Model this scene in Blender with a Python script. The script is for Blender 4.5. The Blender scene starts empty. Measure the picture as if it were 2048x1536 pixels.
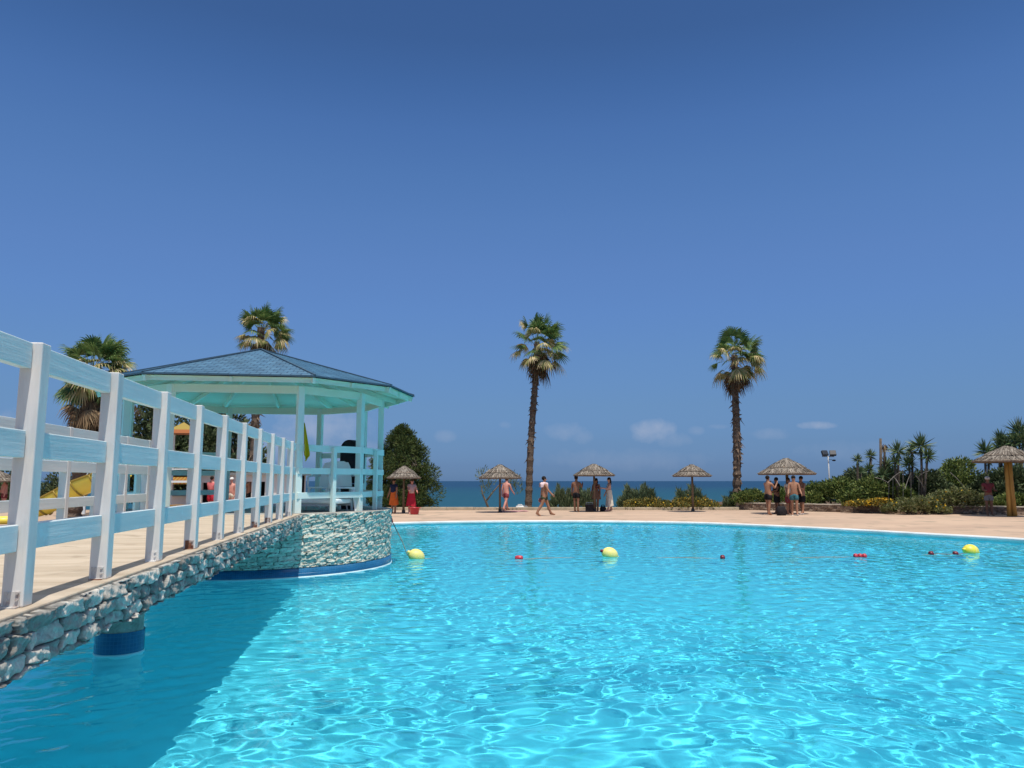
import bpy, bmesh, math, random
import numpy as np
from mathutils import Vector, Matrix, Euler

S = bpy.context.scene
COL = S.collection
R = math.radians
random.seed(7)
rng = np.random.default_rng(11)

# ------------------------------------------------------------------ camera
FPX = 1538.0
CZ = 1.63
PITCH = math.atan(194 / FPX)
cam = bpy.data.cameras.new('camera')
cam.sensor_width = 36
cam.lens = 36 * FPX / 2048
cam.clip_start = 0.05
cam.clip_end = 60000
camo = bpy.data.objects.new('camera', cam)
COL.objects.link(camo)
camo.location = (0, 0, CZ)
camo.rotation_euler = (R(90) + PITCH, 0, 0)
S.camera = camo

# ------------------------------------------------------------------ world and sun
SUN_EL, SUN_AZ = 71.0, 161.5            # azimuth measured from +Y towards +X
sun_dir = Vector((math.sin(R(SUN_AZ)) * math.cos(R(SUN_EL)), math.cos(R(SUN_AZ)) * math.cos(R(SUN_EL)), math.sin(R(SUN_EL))))
SUN_POWER = 4.7
SKY_STRENGTH = 0.10
sl = bpy.data.lights.new('sun', 'SUN')
sl.energy = SUN_POWER
sl.angle = R(0.5)
sl.color = (1.0, 0.95, 0.87)
sl.cycles.is_caustics_light = True
slo = bpy.data.objects.new('sun', sl)
COL.objects.link(slo)
slo.rotation_euler = (-sun_dir).to_track_quat('-Z', 'Y').to_euler()
slo.location = (0, 0, 40)

world = bpy.data.worlds.new('World')
S.world = world
world.use_nodes = True


def build_world():
    nt = world.node_tree
    N, L = nt.nodes, nt.links
    bg = N['Background']
    sky = N.new('ShaderNodeTexSky')
    sky.sky_type = 'NISHITA'
    sky.sun_disc = False
    sky.sun_elevation = R(SUN_EL)
    sky.sun_rotation = R(SUN_AZ)
    sky.altitude = 0
    sky.air_density = 1.0
    sky.dust_density = 0.6
    sky.ozone_density = 2.0
    tc = N.new('ShaderNodeTexCoord')
    sep = N.new('ShaderNodeSeparateXYZ')
    L.new(tc.outputs['Generated'], sep.inputs[0])

    def math_(op, a, b=None, c=None, clamp=False):
        n = N.new('ShaderNodeMath')
        n.operation = op
        n.use_clamp = clamp
        for i, v in enumerate((a, b, c)):
            if v is None:
                continue
            if isinstance(v, (int, float)):
                n.inputs[i].default_value = v
            else:
                L.new(v, n.inputs[i])
        return n.outputs[0]
    # sky tint by height; top stops brightened for added fill (multiplies the sky texture)
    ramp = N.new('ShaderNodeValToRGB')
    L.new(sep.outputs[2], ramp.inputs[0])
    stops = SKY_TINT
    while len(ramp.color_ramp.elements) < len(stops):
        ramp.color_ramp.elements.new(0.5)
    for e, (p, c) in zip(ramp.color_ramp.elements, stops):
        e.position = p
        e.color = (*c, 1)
    mul = N.new('ShaderNodeMix')
    mul.data_type = 'RGBA'
    mul.blend_type = 'MULTIPLY'
    mul.inputs[0].default_value = 1.0
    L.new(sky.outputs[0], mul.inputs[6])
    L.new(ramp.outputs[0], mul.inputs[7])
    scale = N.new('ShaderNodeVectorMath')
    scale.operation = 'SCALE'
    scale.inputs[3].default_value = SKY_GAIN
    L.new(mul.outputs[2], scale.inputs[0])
    # small clouds low over the sea: places given as bearing (x/y) and height (z/y)
    ysafe = math_('MAXIMUM', sep.outputs[1], 0.02)
    a = math_('DIVIDE', sep.outputs[0], ysafe)
    e = math_('DIVIDE', sep.outputs[2], ysafe)
    comb = N.new('ShaderNodeCombineXYZ')
    L.new(a, comb.inputs[0])
    L.new(e, comb.inputs[1])
    noi = N.new('ShaderNodeTexNoise')
    noi.inputs['Scale'].default_value = 34
    noi.inputs['Detail'].default_value = 7
    noi.inputs['Roughness'].default_value = 0.6
    L.new(comb.outputs[0], noi.inputs['Vector'])
    warp = math_('MULTIPLY', math_('SUBTRACT', noi.outputs[0], 0.5), 2.7)
    total = None
    for (ca, ce, wa, we, amt) in CLOUDS:
        da = math_('DIVIDE', math_('SUBTRACT', a, ca), wa)
        de = math_('DIVIDE', math_('SUBTRACT', e, ce), we)
        d2 = math_('ADD', math_('MULTIPLY', da, da), math_('MULTIPLY', de, de))
        m = math_('SUBTRACT', math_('ADD', 1.0, warp), d2)
        m = math_('MULTIPLY', math_('MULTIPLY', m, 0.8, clamp=True), amt * 1.5)
        total = m if total is None else math_('MAXIMUM', total, m)
    front = math_('GREATER_THAN', sep.outputs[1], 0.02)
    total = math_('MULTIPLY', total, front, clamp=True)
    mix = N.new('ShaderNodeMix')
    mix.data_type = 'RGBA'
    L.new(total, mix.inputs[0])
    L.new(scale.outputs[0], mix.inputs[6])
    mix.inputs[7].default_value = (4.4, 4.9, 6.2, 1)
    L.new(mix.outputs[2], bg.inputs[0])
    bg.inputs[1].default_value = SKY_STRENGTH


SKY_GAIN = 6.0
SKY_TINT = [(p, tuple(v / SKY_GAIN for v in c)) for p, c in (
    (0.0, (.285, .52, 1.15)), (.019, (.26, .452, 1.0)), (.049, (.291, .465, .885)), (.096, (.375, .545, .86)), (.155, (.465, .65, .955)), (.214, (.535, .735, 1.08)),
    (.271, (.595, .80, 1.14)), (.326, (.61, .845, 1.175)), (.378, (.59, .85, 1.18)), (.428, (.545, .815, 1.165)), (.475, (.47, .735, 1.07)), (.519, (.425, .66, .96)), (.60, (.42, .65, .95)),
    (.72, (1.6, 1.55, 1.3)), (.85, (3.3, 2.7, 1.9)))]  # stops above the view, brightened to add fill light


def ae(px, py):
    """bearing and height of a pixel's direction"""
    dx = (px - 1024) / FPX
    dy = (768 - py) / FPX
    y = math.cos(PITCH) - math.sin(PITCH) * dy
    z = math.sin(PITCH) + math.cos(PITCH) * dy
    return dx / y, z / y


CLOUDS = []
for (px, py, wx, wy, amt) in ((1305, 862, 48, 26, .30), (1345, 880, 40, 18, .14), (1130, 862, 42, 20, .16), (1162, 874, 26, 16, .12), (1632, 851, 40, 9, .30), (1540, 866, 46, 14, .13),
                              (1392, 860, 18, 11, .12), (1438, 853, 22, 6, .12), (888, 872, 24, 14, .14), (1010, 850, 14, 8, .08), (640, 850, 110, 42, .30), (560, 890, 90, 36, .22), (30, 880, 80, 60, .25), (690, 905, 120, 26, .16),
                              (1750, 905, 150, 26, .07), (1250, 920, 190, 24, .08)):
    A, E_ = ae(px, py)
    CLOUDS.append((A, E_, wx / FPX, wy / FPX, amt))
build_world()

S.view_settings.view_transform = 'Standard'
S.view_settings.look = 'None'
S.view_settings.exposure = 0.0
S.view_settings.gamma = 1.0
S.view_settings.use_curve_mapping = False
S.cycles.use_denoising = True
S.cycles.max_bounces = 14
S.cycles.diffuse_bounces = 8
S.cycles.glossy_bounces = 8
S.cycles.transparent_max_bounces = 12
S.cycles.caustics_refractive = True
S.cycles.caustics_reflective = True
S.cycles.sample_clamp_indirect = 6.0


# ------------------------------------------------------------------ helpers
def ray(px, py):
    dx = (px - 1024) / FPX
    dy = (768 - py) / FPX
    return Vector((dx, math.cos(PITCH) - math.sin(PITCH) * dy, math.sin(PITCH) + math.cos(PITCH) * dy))


def on_z(px, py, z):
    d = ray(px, py)
    t = (z - CZ) / d.z
    return Vector((d.x * t, d.y * t, z))


def on_y(px, py, y):
    d = ray(px, py)
    t = y / d.y
    return Vector((d.x * t, y, CZ + d.z * t))


DECK = 0.10


def G(px, py):
    return on_z(px, py, DECK)


def tag(o, label=None, cat=None, group=None, kind=None):
    if label:
        o['label'] = label
    if cat:
        o['category'] = cat
    if group:
        o['group'] = group
    if kind:
        o['kind'] = kind
    return o


def empty(name, loc=(0, 0, 0), rz=0.0, label=None, cat=None, group=None):
    o = bpy.data.objects.new(name, None)
    COL.objects.link(o)
    o.empty_display_size = 0.2
    o.location = loc
    o.rotation_euler = (0, 0, rz)
    return tag(o, label, cat, group)


def link_mesh(name, me, mats, parent=None, smooth=False):
    if not isinstance(mats, (list, tuple)):
        mats = [mats]
    for m in mats:
        me.materials.append(m)
    if smooth:
        me.polygons.foreach_set('use_smooth', np.ones(len(me.polygons), dtype=bool))
    o = bpy.data.objects.new(name, me)
    COL.objects.link(o)
    if parent is not None:
        o.parent = parent
    return o


def arr_mesh(name, V, F, mats, parent=None, smooth=False, uv=None, attr=None):
    """mesh object from numpy arrays; F is (n,3) or (n,4)"""
    V = np.asarray(V, dtype=np.float32)
    F = np.asarray(F, dtype=np.int32)
    me = bpy.data.meshes.new(name)
    me.vertices.add(len(V))
    me.vertices.foreach_set('co', V.ravel())
    me.loops.add(F.size)
    me.loops.foreach_set('vertex_index', F.ravel())
    me.polygons.add(len(F))
    me.polygons.foreach_set('loop_start', np.arange(0, F.size, F.shape[1], dtype=np.int32))
    me.update(calc_edges=True)
    if attr:
        for k, (typ, dat) in attr.items():
            at = me.attributes.new(k, typ, 'POINT')
            at.data.foreach_set('value' if typ == 'FLOAT' else 'color', np.asarray(dat, dtype=np.float32).ravel())
    if uv is not None:
        ul = me.uv_layers.new(name='uv')
        ul.data.foreach_set('uv', np.asarray(uv, dtype=np.float32)[F.ravel()].ravel())
    return link_mesh(name, me, mats, parent, smooth)


class MB:
    """collects shapes and links them as one mesh object"""

    def __init__(s):
        s.v, s.f, s.m = [], [], []

    def add(s, verts, faces, mi=0):
        b = len(s.v)
        s.v += [tuple(p) for p in verts]
        for f in faces:
            s.f.append(tuple(b + i for i in f))
            s.m.append(mi)
        return s

    def box(s, c, size, rot=None, mi=0, taper=1.0):
        hx, hy, hz = size[0] / 2, size[1] / 2, size[2] / 2
        vs = []
        for z in (-hz, hz):
            t = taper if z > 0 else 1.0
            for x, y in ((-hx, -hy), (hx, -hy), (hx, hy), (-hx, hy)):
                p = Vector((x * t, y * t, z))
                if rot is not None:
                    p = rot @ p
                vs.append(p + Vector(c))
        return s.add(vs, [(3, 2, 1, 0), (4, 5, 6, 7), (0, 1, 5, 4), (1, 2, 6, 5), (2, 3, 7, 6), (3, 0, 4, 7)], mi)

    def bar(s, a, b, w, h, up=(0, 0, 1), mi=0):
        """rectangular bar from a to b, w across, h along up"""
        a, b = Vector(a), Vector(b)
        d = (b - a).normalized()
        u = Vector(up)
        sx = d.cross(u).normalized()
        u = sx.cross(d).normalized()
        vs = []
        for p in (a, b):
            for i, j in ((-1, -1), (1, -1), (1, 1), (-1, 1)):
                vs.append(p + sx * (i * w / 2) + u * (j * h / 2))
        return s.add(vs, [(0, 1, 2, 3), (7, 6, 5, 4), (4, 5, 1, 0), (5, 6, 2, 1), (6, 7, 3, 2), (7, 4, 0, 3)], mi)

    def tube(s, pts, rad, n=8, cap=True, mi=0, squash=1.0):
        pts = [Vector(p) for p in pts]
        if isinstance(rad, (int, float)):
            rad = [rad] * len(pts)
        rings = []
        ref = Vector((0, 0, 1))
        d0 = (pts[1] - pts[0]).normalized()
        if abs(d0.dot(ref)) > 0.9:
            ref = Vector((0, 1, 0))
        vs, fs = [], []
        for i, p in enumerate(pts):
            d = (pts[min(i + 1, len(pts) - 1)] - pts[max(i - 1, 0)]).normalized()
            x = d.cross(ref).normalized()
            y = x.cross(d).normalized()
            for k in range(n):
                t = 2 * math.pi * k / n
                vs.append(p + x * (math.cos(t) * rad[i]) + y * (math.sin(t) * rad[i] * squash))
        for i in range(len(pts) - 1):
            for k in range(n):
                k2 = (k + 1) % n
                fs.append((i * n + k, i * n + k2, (i + 1) * n + k2, (i + 1) * n + k))
        if cap:
            fs.append(tuple(range(n - 1, -1, -1)))
            o = (len(pts) - 1) * n
            fs.append(tuple(o + k for k in range(n)))
        return s.add(vs, fs, mi)

    def lathe(s, prof, n=24, c=(0, 0, 0), mi=0, a0=0.0, a1=2 * math.pi, jitter=0.0):
        """prof: (r,z) list"""
        c = Vector(c)
        full = abs(a1 - a0 - 2 * math.pi) < 1e-6
        m = n if full else n + 1
        vs, fs = [], []
        for (r, z) in prof:
            for k in range(m):
                t = a0 + (a1 - a0) * k / n
                jr = 1 + (random.uniform(-jitter, jitter) if jitter else 0)
                vs.append(c + Vector((math.cos(t) * r * jr, math.sin(t) * r * jr, z + (random.uniform(-jitter, jitter) * .3 if jitter else 0))))
        for i in range(len(prof) - 1):
            for k in range(n):
                k2 = (k + 1) % m
                fs.append((i * m + k, i * m + k2, (i + 1) * m + k2, (i + 1) * m + k))
        return s.add(vs, fs, mi)

    def ball(s, c, r, n=12, mi=0, rot=None):
        c = Vector(c)
        if isinstance(r, (int, float)):
            r = (r, r, r)
        h = max(4, n // 2)
        vs, fs = [Vector((0, 0, -r[2]))], []
        for i in range(1, h):
            ph = -math.pi / 2 + math.pi * i / h
            for k in range(n):
                t = 2 * math.pi * k / n
                vs.append(Vector((math.cos(t) * math.cos(ph) * r[0], math.sin(t) * math.cos(ph) * r[1], math.sin(ph) * r[2])))
        vs.append(Vector((0, 0, r[2])))
        top = len(vs) - 1
        for k in range(n):
            k2 = (k + 1) % n
            fs.append((0, 1 + k2, 1 + k))
            fs.append((top, 1 + (h - 2) * n + k, 1 + (h - 2) * n + k2))
        for i in range(h - 2):
            for k in range(n):
                k2 = (k + 1) % n
                fs.append((1 + i * n + k, 1 + i * n + k2, 1 + (i + 1) * n + k2, 1 + (i + 1) * n + k))
        if rot is not None:
            vs = [rot @ v for v in vs]
        return s.add([v + c for v in vs], fs, mi)

    def prism(s, outline, z0, z1, mi=0):
        n = len(outline)
        vs = [(x, y, z0) for x, y in outline] + [(x, y, z1) for x, y in outline]
        fs = [tuple(range(n - 1, -1, -1)), tuple(range(n, 2 * n))]
        for k in range(n):
            k2 = (k + 1) % n
            fs.append((k, k2, n + k2, n + k))
        return s.add(vs, fs, mi)

    def build(s, name, mats, parent=None, smooth=False, bevel=0.0):
        me = bpy.data.meshes.new(name)
        me.from_pydata(s.v, [], s.f)
        me.update()
        if any(s.m):
            me.polygons.foreach_set('material_index', np.array(s.m, dtype=np.int32))
        o = link_mesh(name, me, mats, parent, smooth)
        if bevel:
            b = o.modifiers.new('bevel', 'BEVEL')
            b.width = bevel
            b.segments = 2
            b.limit_method = 'ANGLE'
        return o


# ------------------------------------------------------------------ materials
def mat(name, col, rough=0.6, spec=0.3, col2=None, scale=3.0, stretch=(1, 1, 1), lo=0.35, hi=0.65, detail=6,
        bump=0.0, bscale=20.0, bstretch=(1, 1, 1), island=None, trans=0.0, coat=0.0, speck=None):
    m = bpy.data.materials.new(name)
    m.use_nodes = True
    nt = m.node_tree
    N, L = nt.nodes, nt.links
    p = N['Principled BSDF']
    p.inputs['Roughness'].default_value = rough
    p.inputs['Specular IOR Level'].default_value = spec
    p.inputs['Base Color'].default_value = (*col, 1)
    if coat:
        p.inputs['Coat Weight'].default_value = coat
    cur = None
    tc = N.new('ShaderNodeTexCoord')

    def noise(sc, st, det=detail, rg=0.6):
        mp = N.new('ShaderNodeMapping')
        mp.inputs['Scale'].default_value = st
        L.new(tc.outputs['Object'], mp.inputs[0])
        n = N.new('ShaderNodeTexNoise')
        n.inputs['Scale'].default_value = sc
        n.inputs['Detail'].default_value = det
        n.inputs['Roughness'].default_value = rg
        L.new(mp.outputs[0], n.inputs['Vector'])
        return n.outputs[0]

    def mixc(fac, a, b):
        mx = N.new('ShaderNodeMix')
        mx.data_type = 'RGBA'
        L.new(fac, mx.inputs[0])
        for sock, v in ((6, a), (7, b)):
            if isinstance(v, tuple):
                mx.inputs[sock].default_value = (*v, 1)
            else:
                L.new(v, mx.inputs[sock])
        return mx.outputs[2]

    def rng_(fac, a, b):
        r = N.new('ShaderNodeMapRange')
        r.inputs[1].default_value = a
        r.inputs[2].default_value = b
        L.new(fac, r.inputs[0])
        return r.outputs[0]
    cur = col
    if island:
        g = N.new('ShaderNodeNewGeometry')
        r = N.new('ShaderNodeValToRGB')
        L.new(g.outputs['Random Per Island'], r.inputs[0])
        while len(r.color_ramp.elements) < len(island):
            r.color_ramp.elements.new(0.5)
        for i, (e, c) in enumerate(zip(r.color_ramp.elements, island)):
            e.position = i / (len(island) - 1)
            e.color = (*c, 1)
        cur = r.outputs[0]
    if col2 is not None:
        cur = mixc(rng_(noise(scale, stretch), lo, hi), cur, col2)
    if speck is not None:           # (colour, scale, low, high)
        cur = mixc(rng_(noise(speck[1], (1, 1, 1), 3, .5), speck[2], speck[3]), cur, speck[0])
    if not isinstance(cur, tuple):
        L.new(cur, p.inputs['Base Color'])
    if bump:
        b = N.new('ShaderNodeBump')
        b.inputs['Strength'].default_value = bump
        b.inputs['Distance'].default_value = 0.02
        L.new(noise(bscale, bstretch), b.inputs['Height'])
        L.new(b.outputs[0], p.inputs['Normal'])
    if trans:
        t = N.new('ShaderNodeBsdfTranslucent')
        if isinstance(cur, tuple):
            t.inputs[0].default_value = (*cur, 1)
        else:
            L.new(cur, t.inputs[0])
        mx = N.new('ShaderNodeMixShader')
        mx.inputs[0].default_value = trans
        L.new(p.outputs[0], mx.inputs[1])
        L.new(t.outputs[0], mx.inputs[2])
        L.new(mx.outputs[0], N['Material Output'].inputs[0])
    return m


M = {}
M['sand'] = mat('deck_concrete', (.475, .345, .25), .9, .1, (.395, .285, .21), 0.35, (.6, 1.4, 1), .38, .62, speck=((.29, .235, .175), 1.3, .56, .70), bump=.25, bscale=6)
M['soil'] = mat('beach_sand', (.46, .37, .26), .95, .05, (.36, .28, .19), .2)
M['coping'] = mat('coping_white', (.72, .73, .71), .6, .3, (.55, .57, .55), 1.6)
M['curbstone'] = mat('kerb_stone', (.50, .42, .30), .9, .1, (.34, .29, .21), 1.5, speck=((.2, .17, .13), 6, .6, .7), bump=.5, bscale=7)
M['rail_paint'] = mat('rail_blue_paint', (.54, .615, .615), .55, .3, (.72, .74, .72), 2.6, (1, .2, 2.5), .38, .68, bump=.12, bscale=14, bstretch=(2, .12, 3), speck=((.66, .76, .76), 9, .66, .74))
M['post_paint'] = mat('post_white_paint', (.68, .655, .62), .55, .3, (.47, .475, .465), 4, (2, 2, .3), .46, .78, bump=.12, bscale=14, bstretch=(3, 3, .2))
M['aqua'] = mat('aqua_paint', (.65, .73, .60), .5, .3, (.71, .775, .66), 1.6, (1, 1, .4), .4, .7, bump=.05, bscale=14)
M['aqua_post'] = mat('aqua_post_paint', (.63, .745, .68), .5, .3, (.71, .79, .74), 1.6, (2, 2, .3), .4, .7, bump=.05, bscale=14)
M['aqua_ceiling'] = mat('aqua_ceiling_boards', (.68, .67, .52), .6, .25, (.73, .71, .57), 1.2, (1, 6, 1), .4, .7)
M['bridge_deck'] = mat('bridge_deck_stone', (.50, .42, .325), .85, .15, (.37, .30, .22), 1.6, (.7, 3.5, 1), .38, .68, speck=((.33, .27, .20), 3.5, .60, .72), bump=.35, bscale=9, bstretch=(1, 3, 1))
M['gaz_floor'] = mat('gazebo_floor_stone', (.38, .36, .32), .85, .15, (.28, .27, .25), 2.0)
M['rust'] = mat('rusty_steel', (.52, .50, .47), .6, .4, (.20, .075, .035), 9, (1, 1, .6), .44, .56)
M['tile_edge'] = mat('pale_tile', (.62, .78, .80), .3, .5, (.5, .7, .75), 3)
M['roof_edge'] = mat('roof_edge_dark', (.045, .085, .12), .6, .3)
M['black_fabric'] = mat('black_fabric', (.012, .012, .014), .8, .2, (.025, .022, .025), 8)
M['white_plastic'] = mat('white_plastic', (.80, .82, .80), .35, .5, (.74, .77, .76), 3)
M['yellow_plastic'] = mat('yellow_plastic', (.82, .68, .08), .35, .4, (.74, .60, .10), 2)
M['buoy_yellow'] = mat('buoy_yellow', (.80, .66, .05), .4, .4, (.72, .62, .12), 8)
M['buoy_pale'] = mat('buoy_faded_yellow', (.82, .70, .18), .45, .4, (.72, .64, .25), 8)
M['red_plastic'] = mat('red_plastic', (.50, .03, .04), .35, .4, (.42, .03, .05), 6)
M['dark_plastic'] = mat('maroon_plastic', (.20, .018, .035), .4, .4, (.12, .012, .02), 6)
M['rope'] = mat('grey_rope', (.16, .14, .12), .8, .2, (.30, .27, .22), 30)
M['flag'] = mat('lime_flag', (.62, .52, .02), .7, .2, (.52, .44, .015), 5, trans=.35)
M['wood'] = mat('umbrella_pole_wood', (.22, .15, .09), .8, .2, (.13, .09, .06), 6, (2, 2, .2), bump=.3, bscale=16, bstretch=(2, 2, .2))
M['yellow_wood'] = mat('thick_pole_wood', (.48, .28, .07), .75, .2, (.33, .18, .05), 5, (2, 2, .25), bump=.3, bscale=16, bstretch=(2, 2, .2))
M['thatch'] = mat('thatch', (.38, .31, .23), .95, .05, island=[(.08, .068, .057), (.145, .125, .105), (.22, .19, .16), (.34, .30, .25)])
M['thatch_under'] = mat('thatch_under', (.22, .18, .14), .95, .05, (.13, .10, .08), 9)
M['palm_trunk'] = mat('palm_trunk_bark', (.085, .062, .048), .9, .1, (.16, .12, .09), 9, (1, 1, 2.5), .4, .65, bump=.6, bscale=18, bstretch=(1, 1, 2))
M['palm_boot'] = mat('palm_boot', (.12, .08, .055), .9, .1, island=[(.05, .032, .022), (.12, .08, .055), (.22, .16, .11)])
M['palm_leaf'] = mat('palm_leaf', (.06, .12, .04), .55, .25, island=[(.035, .082, .028), (.068, .13, .038), (.11, .18, .05), (.19, .25, .09)], trans=.25)
M['palm_old'] = mat('palm_yellowing_leaf', (.2, .18, .07), .65, .2, island=[(.13, .17, .05), (.27, .26, .10), (.43, .35, .17), (.60, .49, .29)], trans=.2)
M['palm_dead'] = mat('palm_dead_leaf', (.18, .12, .07), .8, .1, island=[(.055, .035, .022), (.11, .07, .04), (.17, .115, .065), (.25, .175, .10)], trans=.1)
M['bark'] = mat('bark', (.11, .085, .065), .9, .1, (.17, .14, .11), 8, (1, 1, .3), bump=.5, bscale=16)
M['leaf_conifer'] = mat('conifer_foliage', (.06, .09, .03), .7, .15, island=[(.022, .040, .016), (.045, .075, .022), (.075, .105, .030), (.12, .14, .045)], trans=.15)
M['leaf_dark'] = mat('dark_tree_leaf', (.04, .06, .03), .6, .2, island=[(.024, .04, .019), (.05, .072, .03), (.08, .11, .045), (.135, .155, .08)], trans=.15)
M['leaf_tamarisk'] = mat('tamarisk_foliage', (.09, .12, .07), .8, .1, island=[(.055, .08, .042), (.095, .13, .068), (.14, .18, .09), (.20, .23, .125)], trans=.25)
M['leaf_hedge'] = mat('hedge_leaf', (.07, .10, .03), .6, .2, island=[(.04, .068, .02), (.088, .13, .034), (.15, .195, .05), (.24, .26, .08)], trans=.2)
M['leaf_cover'] = mat('ground_cover_leaf', (.12, .12, .03), .7, .2, island=[(.055, .07, .02), (.11, .12, .03), (.17, .16, .045), (.25, .21, .06), (.34, .20, .03)], trans=.2)
M['leaf_succulent'] = mat('succulent_leaf', (.16, .17, .06), .6, .2, island=[(.06, .085, .03), (.13, .15, .05), (.20, .21, .08), (.30, .29, .16)], trans=.2)
M['flower_yellow'] = mat('yellow_flower', (.62, .38, .02), .6, .2, island=[(.40, .21, .015), (.55, .33, .02), (.66, .47, .04)], trans=.2)
M['leaf_yucca'] = mat('yucca_blade', (.08, .13, .06), .5, .3, island=[(.035, .065, .03), (.07, .12, .05), (.11, .17, .07), (.19, .22, .11)], trans=.15)
M['yucca_stem'] = mat('yucca_stem', (.13, .105, .08), .9, .1, (.075, .06, .047), 9, bump=.5, bscale=16)
M['dry_wood'] = mat('dry_branch', (.26, .24, .21), .9, .1, (.15, .135, .115), 8)
M['earth'] = mat('planter_earth', (.13, .09, .06), .95, .05, (.08, .055, .04), 3)
M['planter'] = mat('planter_stone', (.30, .22, .16), .9, .1, (.19, .14, .10), 2.2, speck=((.42, .34, .26), 5, .56, .7), bump=.7, bscale=6)
M['planter_cap'] = mat('planter_coping', (.52, .46, .36), .9, .1, (.40, .35, .28), 3)
M['grey_metal'] = mat('galvanised_pole', (.42, .43, .44), .5, .5)
M['lamp_dark'] = mat('lamp_housing', (.03, .032, .036), .5, .4)
M['lamp_glass'] = mat('lamp_glass', (.035, .04, .05), .25, .4)
M['kiosk_wall'] = mat('kiosk_plaster', (.68, .68, .66), .85, .1, (.60, .61, .60), 1.2)
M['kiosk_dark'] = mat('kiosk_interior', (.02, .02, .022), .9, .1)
M['kiosk_grey'] = mat('kiosk_counter', (.20, .21, .21), .8, .2)
M['roof_yellow'] = mat('yellow_roof_panel', (.30, .21, .04), .5, .3)
M['roof_orange'] = mat('orange_roof_panel', (.28, .085, .02), .5, .3)
M['tower_brown'] = mat('tower_panel_brown', (.28, .15, .03), .6, .3)
M['tower_post'] = mat('tower_post_white', (.70, .74, .74), .5, .3)
M['orange_plastic'] = mat('orange_crate_plastic', (.60, .12, .03), .5, .3)
M['ball_tan'] = mat('tan_ball', (.62, .48, .30), .5, .3)

def skin_m(name, c):
    return mat(name, c, .55, .3, tuple(v * .88 for v in c), 5)


def cloth_m(name, c):
    return mat(name, c, .85, .15, tuple(v * .8 for v in c), 9)


SK = {'fair': skin_m('fair_skin', (.58, .34, .26)), 'pink': skin_m('sunburnt_skin', (.58, .27, .21)), 'tan': skin_m('tanned_skin', (.34, .17, .10)), 'brown': skin_m('brown_skin', (.22, .11, .065))}
M['eye'] = mat('eye_dark', (.02, .015, .01), .2, .5)
HAIR = {'dark': cloth_m('dark_hair', (.02, .014, .011)), 'brown': cloth_m('brown_hair', (.07, .04, .022)), 'grey': cloth_m('grey_hair', (.30, .28, .26))}


def water_material():
    m = bpy.data.materials.new('pool_water')
    m.use_nodes = True
    t = m.node_tree
    t.nodes.clear()
    g = t.nodes.new('ShaderNodeBsdfGlass')
    g.inputs['Roughness'].default_value = 0
    g.inputs['IOR'].default_value = 1.33
    g.inputs['Color'].default_value = (.53, .815, .875, 1)
    out = t.nodes.new('ShaderNodeOutputMaterial')
    t.links.new(g.outputs[0], out.inputs[0])
    return m


M['water'] = water_material()
M['pool_floor'] = mat('pool_lining', (.30, .86, .92), 1.0, 0.0, (.265, .83, .895), 0.5)


def sea_material():
    m = bpy.data.materials.new('sea_water')
    m.use_nodes = True
    t = m.node_tree
    N, L = t.nodes, t.links
    p = N['Principled BSDF']
    tc = N.new('ShaderNodeTexCoord')
    sep = N.new('ShaderNodeSeparateXYZ')
    L.new(tc.outputs['Object'], sep.inputs[0])
    r = N.new('ShaderNodeMapRange')            # shallow sandy water near the beach, deep water farther out
    r.inputs[1].default_value = 120
    r.inputs[2].default_value = 700
    L.new(sep.outputs[1], r.inputs[0])
    mp = N.new('ShaderNodeMapping')
    mp.inputs['Scale'].default_value = (.012, .05, 1)
    L.new(tc.outputs['Object'], mp.inputs[0])
    n = N.new('ShaderNodeTexNoise')
    n.inputs['Scale'].default_value = 1.0
    n.inputs['Detail'].default_value = 5
    L.new(mp.outputs[0], n.inputs['Vector'])
    add = N.new('ShaderNodeMath')
    add.operation = 'ADD'
    L.new(r.outputs[0], add.inputs[0])
    sc = N.new('ShaderNodeMath')
    sc.operation = 'MULTIPLY_ADD'
    L.new(n.outputs[0], sc.inputs[0])
    sc.inputs[1].default_value = .5
    sc.inputs[2].default_value = -.25
    L.new(sc.outputs[0], add.inputs[1])
    cr = N.new('ShaderNodeValToRGB')
    cr.color_ramp.elements[0].color = (.0095, .066, .094, 1)
    cr.color_ramp.elements[1].color = (.008, .041, .09, 1)
    L.new(add.outputs[0], cr.inputs[0])
    L.new(cr.outputs[0], p.inputs['Base Color'])
    p.inputs['Roughness'].default_value = .45
    p.inputs['Specular IOR Level'].default_value = .12
    mp2 = N.new('ShaderNodeMapping')
    mp2.inputs['Scale'].default_value = (.25, .6, 1)
    L.new(tc.outputs['Object'], mp2.inputs[0])
    n2 = N.new('ShaderNodeTexNoise')
    n2.inputs['Scale'].default_value = 1.0
    n2.inputs['Detail'].default_value = 4
    L.new(mp2.outputs[0], n2.inputs['Vector'])
    b = N.new('ShaderNodeBump')
    b.inputs['Strength'].default_value = .6
    b.inputs['Distance'].default_value = .5
    L.new(n2.outputs[0], b.inputs['Height'])
    L.new(b.outputs[0], p.inputs['Normal'])
    return m


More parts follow.
